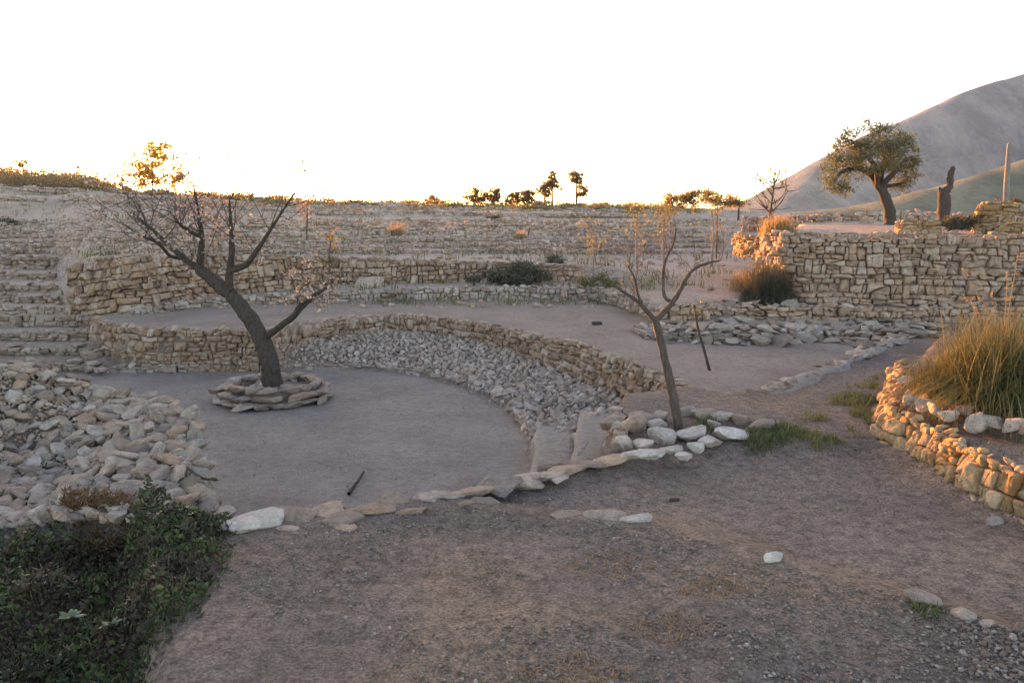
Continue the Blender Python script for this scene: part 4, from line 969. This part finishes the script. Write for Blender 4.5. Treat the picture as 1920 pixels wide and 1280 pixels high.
# ------------------------------------------------------------------ grasses
def tussock(name, label, px, py, z, r, n, h, width, lm, lean=(.2, 1.4), dark=None, zoff=0.0, plumes=0, ph=1.0, group=None, Y=None):
    b = PZ(px, py, z) if Y is None else PY(px, py, Y); b[2] = hz(b[0], b[1]) + zoff
    root = thing(name, label, 'grass', tuple(b), group); q = np.clip(rng.normal(0, r * .45, (n, 2)), -r, r); base = np.column_stack([b[0] + q[:, 0], b[1] + q[:, 1], np.full(n, b[2])])
    A = Acc(); blades(A, base, h * rng.uniform(.4, 1.0, n) * (1 - .3 * np.linspace(0, 1, n)), lean[0] + (lean[1] - lean[0]) * np.clip(np.linspace(0, 1, n) + rng.normal(0, .18, n), 0, 1.1), width, 5); A.build('blades', lm, root, 'stuff', loc=b)
    for i in range(plumes):
        a_ = rng.uniform(0, 6.28); ln = ph * rng.uniform(.7, 1.1); e = np.array((math.cos(a_), math.sin(a_), 0)) * rng.uniform(.15, .5) * ln
        P_ = spline(np.array([b, b + e * .3 + np.array((0, 0, ln * .6)), b + e + np.array((0, 0, ln))]), 5); A = Acc(); tube(A, P_, np.linspace(.0035, .0018, len(P_)), 4)
        pts = np.vstack([P_[-5:] + rng.normal(0, .010, (5, 3)) for _ in range(6)]); leaves(A, pts, .015, .04, .2); A.build('plume', M['plume'], root, loc=b)
    return root
tussock('grass_tussock', 'big arching grass tussock with dry plumes in the right-hand bed', 1872, 748, .3, .36, 6500, .72, .005, M['tuss'], (.2, 2.1), zoff=.02, plumes=8, ph=.95)
tussock('grass_tussock', 'smaller arching tussock on the left flank of the big one', 1765, 735, .3, .2, 1300, .34, .005, M['tuss'], (.2, 1.6), zoff=.0)
tussock('dark_tussock', 'dark round tussock at the left corner of the tall wall', 1434, 566, .16, .30, 4200, .84, .008, M['dark'], (.1, 1.75), Y=13.1)
tussock('golden_grass', 'golden sunlit dry grass on top of the tall wall corner', 1400, 470, 1.0, .30, 700, .42, .012, M['straw'], (.05, .6), Y=15.0)
tussock('golden_grass', 'golden sunlit dry grass behind the dark round tussock', 1458, 470, 1.0, .30, 800, .46, .012, M['straw'], (.05, .6), Y=14.2)
tussock('dry_grass', 'dry reddish grass spikes at the right end of the path kerb', 1092, 545, 0, .1, 120, .4, .012, M['straw'], (.05, .5), Y=16.6)
tussock('dry_grass', 'tall pale grass stalks before the tall wall at the right edge', 1795, 585, .15, .2, 30, .5, .006, M['plume'], (.02, .4), Y=12.6)
tussock('dry_grass', 'pale pointed dry grass tuft on the hillside, centre left', 745, 470, .6, .3, 160, .5, .025, M['plume'], (.05, .5), Y=24)
tussock('dry_grass', 'pale dry grass tuft on the hillside below the skyline trees', 975, 466, .6, .2, 110, .4, .025, M['plume'], (.05, .5), Y=25)
def patch(name, label, P_, n, h, w, lm, lean=(.1, 1.1), cat='weeds', noise_cut=None, kind='stuff'):
    lo, hi = P_.min(axis=0), P_.max(axis=0); x = rng.uniform(lo[0], hi[0], n); y = rng.uniform(lo[1], hi[1], n); s = sdist(P_, x, y) + .12 * fbm(x * 6, y * 6, 2); kq = (s < 0) & (rng.random(n) < .08 + sm(-s / .16))
    if noise_cut is not None: kq &= fbm(x * 3.1, y * 3.1, 3) > noise_cut
    x, y = x[kq], y[kq]; A = Acc(); blades(A, np.column_stack([x, y, height(x, y) - .005]), rng.uniform(h * .4, h, len(x)), rng.uniform(*lean, len(x)), w, 3)
    o = A.build(name, lm, None, None); o['kind'] = kind; o['label'] = label; o['category'] = cat; return o
patch('weeds', 'sparse yellow-green weeds between the lobe and the right-hand bed', poly(0, [(1520, 760), (1640, 700), (1690, 690), (1660, 740), (1655, 830), (1500, 838), (1440, 830)]), 26000, .08, .007, M['ygreen'], noise_cut=-.06)
patch('weeds', 'fresh green weeds spreading right of the white planter', poly(0, [(1370, 815), (1400, 800), (1470, 795), (1520, 812), (1500, 835), (1400, 842)]), 2200, .075, .007, M['weed'])
patch('weeds', 'green weed tufts by the sunlit planter wall', poly(0, [(1560, 770), (1640, 720), (1690, 700), (1660, 760), (1650, 815), (1540, 830)]), 9000, .08, .008, M['weed'], noise_cut=.0)
patch('weeds', 'green weeds inside the white planter', poly(.03, [(1285, 800), (1300, 780), (1360, 785), (1365, 802), (1320, 806)]), 700, .08, .007, M['weed'])
patch('weeds', 'green weeds scattered over the grey rubble bank', BANK, 4200, .09, .008, M['weed'], noise_cut=.16)
patch('weeds', 'short green weeds on the floor of the right-hand bed', PLANT, 7000, .06, .005, M['tuss'], noise_cut=.08)
patch('weeds', 'green weeds under the flat tan stone, lower right', poly(-.02, [(1690, 1140), (1780, 1150), (1790, 1190), (1720, 1185)]), 500, .05, .006, M['weed'])
# dry tufts over the hillside
n = 3600; yy = 15.5 + 62 * rng.random(n) ** 1.4; pxx = rng.uniform(-150, 1420, n); xx = (pxx - 960) / F * yy; kq = fbm(xx * .5, yy * .5, 3) > -.12; xx, yy = xx[kq], yy[kq]
base = np.column_stack([xx, yy, height(xx, yy) - .01]); A = Acc(); rep = 6
bs = np.repeat(base, rep, axis=0); q = rng.normal(0, .07, (len(bs), 2)) * (1 + bs[:, 1:2] / 40); bs[:, :2] += q
sc_ = 1 + bs[:, 1] / 40
blades(A, bs, rng.uniform(.05, .17, len(bs)) * sc_, rng.uniform(.1, 1.0, len(bs)), .02, 2, tf=(np.repeat(fbm(xx * .4, yy * .4, 3), rep) * .8 + .5 + rng.normal(0, .1, len(bs))) % 1.0)
o = A.build('dry_grass', M['tuss'], None); o['kind'] = 'stuff'; o['label'] = 'dry grass tufts scattered over the terraced hillside'; o['category'] = 'grass'
# scrub on the left hill crest and along the skyline
for left in (True, False):
    pts = []
    for i in range(300 if left else 260):
        px = rng.uniform(-160, 190) if left else rng.uniform(170, 1300); Yq = rng.uniform(58, 78); x = (px - 960) / F * Yq; z = hz(x, Yq); r_ = rng.uniform(.3, .95) if left else rng.uniform(.12, .38)
        pts.append(np.array((x, Yq, z)) + rng.normal(0, 1, (70, 3)) * np.array((r_ * 1.3, r_, r_ * .45)) + np.array((0, 0, r_ * .45)))
    A = Acc(); leaves(A, np.vstack(pts), .14, .32, .5); o = A.build('hill_scrub', M['scrubred'] if left else M['scrub'], None); o['kind'] = 'stuff'; o['category'] = 'scrub'
    o['label'] = 'rusty brown scrub covering the hill at the far left' if left else 'thin olive scrub along the skyline of the hillside'
# loose stones over the hillside
A = Acc(); n = 1000; yy = 15 + 58 * rng.random(n) ** 1.5; pxx = rng.uniform(-150, 1400, n); xx = (pxx - 960) / F * yy; zz = height(xx, yy)
for x, y, z in zip(xx, yy, zz):
    s = random.uniform(.025, .08) * (1 + y / 30); lump(A, (x, y, z + s * .2), (s, s * .8, s * .6), 0)
o = A.build('hillside_stones', M['tan'], None); o['kind'] = 'stuff'; o['label'] = 'loose stones strewn over the terraced hillside'; o['category'] = 'stones'

# ------------------------------------------------------------------ succulent ground cover at lower left
GC = poly(.02, [(-500, 960), (0, 945), (110, 935), (250, 938), (330, 946), (420, 955), (450, 985), (442, 1030), (405, 1085), (385, 1140), (330, 1170), (285, 1235), (240, 1300), (150, 1500), (-700, 1500)])
lo, hi = GC.min(axis=0), GC.max(axis=0); n = 60000; x = rng.uniform(lo[0], hi[0], n); y = rng.uniform(lo[1], hi[1], n); s = sdist(GC, x, y) + .06 * fbm(x * 4, y * 4, 3)
kq = (s < 0) & (x > -3.6) & (y > 1.6); x, y, s = x[kq], y[kq], s[kq]
hump = (.17 * sm(-s / .25)) * np.clip(.7 + 1.5 * fbm(x * 3.2, y * 3.2, 3), .12, 1.6); z = height(x, y) + hump * rng.uniform(.35, 1.0, len(x))
def spikes(acc, P_, ln, wd, t, up=.5):
    n = len(P_); a = rng.normal(size=(n, 3)); a[:, 2] = np.abs(a[:, 2]) * up + .15; a /= np.linalg.norm(a, axis=1)[:, None]
    b = np.cross(a, rng.normal(size=(n, 3))); b /= np.linalg.norm(b, axis=1)[:, None] + 1e-9; c = np.cross(a, b); rings = []
    for tt, w in ((0, .55), (.5, 1.0)):
        for q in range(3):
            an = q * 2.094; rings.append(P_ + a * (ln * tt)[:, None] + (b * math.cos(an) + c * math.sin(an)) * (wd * w)[:, None])
    rings.append(P_ + a * ln[:, None] + np.array((0, 0, .2)) * ln[:, None]); V = np.stack(rings, axis=1).reshape(-1, 3)
    fs = [(0, 1, 4), (0, 4, 3), (1, 2, 5), (1, 5, 4), (2, 0, 3), (2, 3, 5), (3, 4, 6), (4, 5, 6), (5, 3, 6)]
    acc.v.append(V); acc.f.append((np.arange(n)[:, None, None] * 7 + np.array(fs)[None]).reshape(-1, 3) + acc.n); acc.t.append(np.repeat(t, 7)); acc.n += len(V)
kq = rng.random(len(x)) < .12 + sm(-s / .22); x, y, s, z = x[kq], y[kq], s[kq], z[kq]
A = Acc(); cl = fbm(x * 3.3 + 4, y * 3.3, 3); pal = np.clip(.40 + cl * 1.3 + rng.normal(0, .2, len(x)), 0, .999); half = rng.random(len(x)) < .45
spikes(A, np.column_stack([x, y, z])[half], rng.uniform(.02, .05, half.sum()), rng.uniform(.004, .008, half.sum()), pal[half])
nh = ~half; PT = np.column_stack([x, y, z + .012])[nh]; leaves(A, PT, .018, .045, .62, tfun=lambda p: pal[nh])
o = A.build('ground_cover', M['ice'], None); o['kind'] = 'stuff'; o['label'] = 'dark green and brown succulent ground cover at the lower left'; o['category'] = 'ground cover'
RD = poly(.05, [(120, 930), (200, 940), (320, 945), (405, 945), (420, 960), (330, 968), (200, 962), (110, 955)]); lo, hi = RD.min(axis=0), RD.max(axis=0); n = 9000
x = rng.uniform(lo[0], hi[0], n); y = rng.uniform(lo[1], hi[1], n); kq = (sdist(RD, x, y) < 0) & (fbm(x * 4, y * 4, 2) > -.15); x, y = x[kq], y[kq]; A = Acc()
spikes(A, np.column_stack([x, y, height(x, y) + rng.uniform(.03, .15, len(x))]), rng.uniform(.02, .05, len(x)), rng.uniform(.0025, .005, len(x)), rng.random(len(x)))
o = A.build('dry_ground_cover', M['icered'], None); o['kind'] = 'stuff'; o['label'] = 'rust-red dried succulents along the foot of the left stone heap'; o['category'] = 'ground cover'
def leafy(label, px, py, n, size):
    b = PZ(px, py, .12); root = thing('broadleaf_plant', label, 'plant', tuple(b))
    for i in range(n):
        a_ = i / n * 6.28 + rng.normal(0, .3); ln = size * rng.uniform(.7, 1.2); el = rng.uniform(.2, .8); d = np.array((math.cos(a_) * math.cos(el), math.sin(a_) * math.cos(el), math.sin(el))); sd = np.array((-math.sin(a_), math.cos(a_), 0)); up_ = np.cross(d, sd)
        v = []
        for t in (0, .25, .55, .8, 1.0):
            w = ln * .24 * math.sin(math.pi * min(.97, t * .9 + .08)); c_ = d * ln * t + np.array((0, 0, -.25 * ln * t * t)); v += [c_ - sd * w - up_ * w * .3, c_, c_ + sd * w - up_ * w * .3]
        f = [(k * 3 + j, k * 3 + j + 1, k * 3 + j + 4, k * 3 + j + 3) for k in range(4) for j in range(2)]; mesh_obj('leaf', v, f, M['palel'], root, True)
leafy('pale broad-leaved plant growing through the dark ground cover', 135, 1155, 8, .055)
leafy('small pale-leaved plant beside the broad-leaved one in the ground cover', 208, 1168, 5, .04)

# ------------------------------------------------------------------ gravel, and straw added for sunlit patches, on the near ground
def gravel(name, label, P_, n, lo_s, hi_s, mat, cut=None, seed=1, sc=1.6):
    r_ = np.random.default_rng(seed); lo, hi = P_.min(axis=0), P_.max(axis=0); x = r_.uniform(lo[0], hi[0], n); y = r_.uniform(lo[1], hi[1], n); kq = sdist(P_, x, y) < 0
    if cut is not None: kq &= (fbm(x * sc + seed, y * sc, 3) + r_.normal(0, .12, n)) > cut
    x, y = x[kq], y[kq]; z = height(x, y); A = Acc(); V = []; 
    for a_, b_, c_ in zip(x, y, z):
        s = lo_s + (hi_s - lo_s) * random.random() ** 3; lump(A, (a_, b_, c_ + s * .25), (s, s * .8, s * .6), 0, .5)
    o = A.build(name, mat, None); o['kind'] = 'stuff'; o['label'] = label; o['category'] = 'gravel'; return o
NEAR = poly(0, [(450, 990), (560, 985), (700, 965), (860, 945), (1040, 970), (1235, 990), (1450, 1060), (1735, 1140), (1960, 1210), (1960, 1330), (200, 1330), (300, 1230), (420, 1090)])
gravel('gravel', 'fine gravel strewn over the near ground', NEAR, 26000, .0025, .012, M['peb'], -.12, 1)
gravel('gravel', 'fine gravel on the darker bare ground at the right', MIDR, 16000, .0025, .011, M['peb'], .0, 2)
GR = poly(0, [(1280, 1020), (1450, 1060), (1735, 1130), (1960, 1200), (1960, 1330), (1500, 1330), (1300, 1150)])
gravel('gravel', 'coarse gravel bank at the lower right', GR, 8000, .003, .015, M['peb'], .05, 3)
EG = poly(0, [(1740, 1150), (1960, 1190), (1960, 1290), (1850, 1270), (1760, 1200)])
gravel('gravel', 'pale stony gravel at the lower right corner', EG, 520, .006, .022, M['peb'], None, 4)
gravel('gravel', 'few pebbles on the pale path and lobe', TERR, 5000, .003, .013, M['peb'], None, 5)
gravel('gravel', 'few pebbles on the round yard floor', PAN, 4500, .003, .013, M['peb'], None, 6)
SP = [poly(0, [(a - w, b), (a, b - w * .35), (a + w, b), (a, b + w * .35)]) for a, b, w in ((1150, 1060, 110), (1260, 1180, 100), (1340, 1110, 80), (1080, 1260, 120))]  # orange straw added where low sun would catch the ground
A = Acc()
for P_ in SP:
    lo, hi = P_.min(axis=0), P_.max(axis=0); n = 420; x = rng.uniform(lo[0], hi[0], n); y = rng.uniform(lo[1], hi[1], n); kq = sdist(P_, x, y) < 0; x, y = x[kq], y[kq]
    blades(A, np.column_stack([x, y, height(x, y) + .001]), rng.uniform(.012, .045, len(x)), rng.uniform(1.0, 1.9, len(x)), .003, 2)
o = A.build('sun_patch_straw', leaf_mat('sun_orange_straw', [(.50, .28, .15), (.42, .22, .12), (.56, .34, .2)], .3), None); o['kind'] = 'stuff'; o['label'] = 'orange straw blades added in place of sunlit patches on the near ground'; o['category'] = 'straw'

# ------------------------------------------------------------------ haze
hm = bpy.data.materials.new('haze'); hm.use_nodes = True; nt = hm.node_tree
for n_ in list(nt.nodes):
    if n_.type == 'BSDF_PRINCIPLED': nt.nodes.remove(n_)
pv = nt.nodes.new('ShaderNodeVolumePrincipled'); pv.inputs['Color'].default_value = (.20, .46, 1.0, 1); pv.inputs['Density'].default_value = HAZE = .000105; pv.inputs['Anisotropy'].default_value = .4
nt.links.new(pv.outputs[0], nt.nodes['Material Output'].inputs['Volume'])
x0, x1, y0, y1, z0, z1 = -3300, 3300, -300, 3800, -40, 480
v = [(x, y, z) for x in (x0, x1) for y in (y0, y1) for z in (z0, z1)]
o = mesh_obj('haze', v, [(0, 1, 3, 2), (4, 6, 7, 5), (0, 4, 5, 1), (2, 3, 7, 6), (0, 2, 6, 4), (1, 5, 7, 3)], hm); o['kind'] = 'stuff'
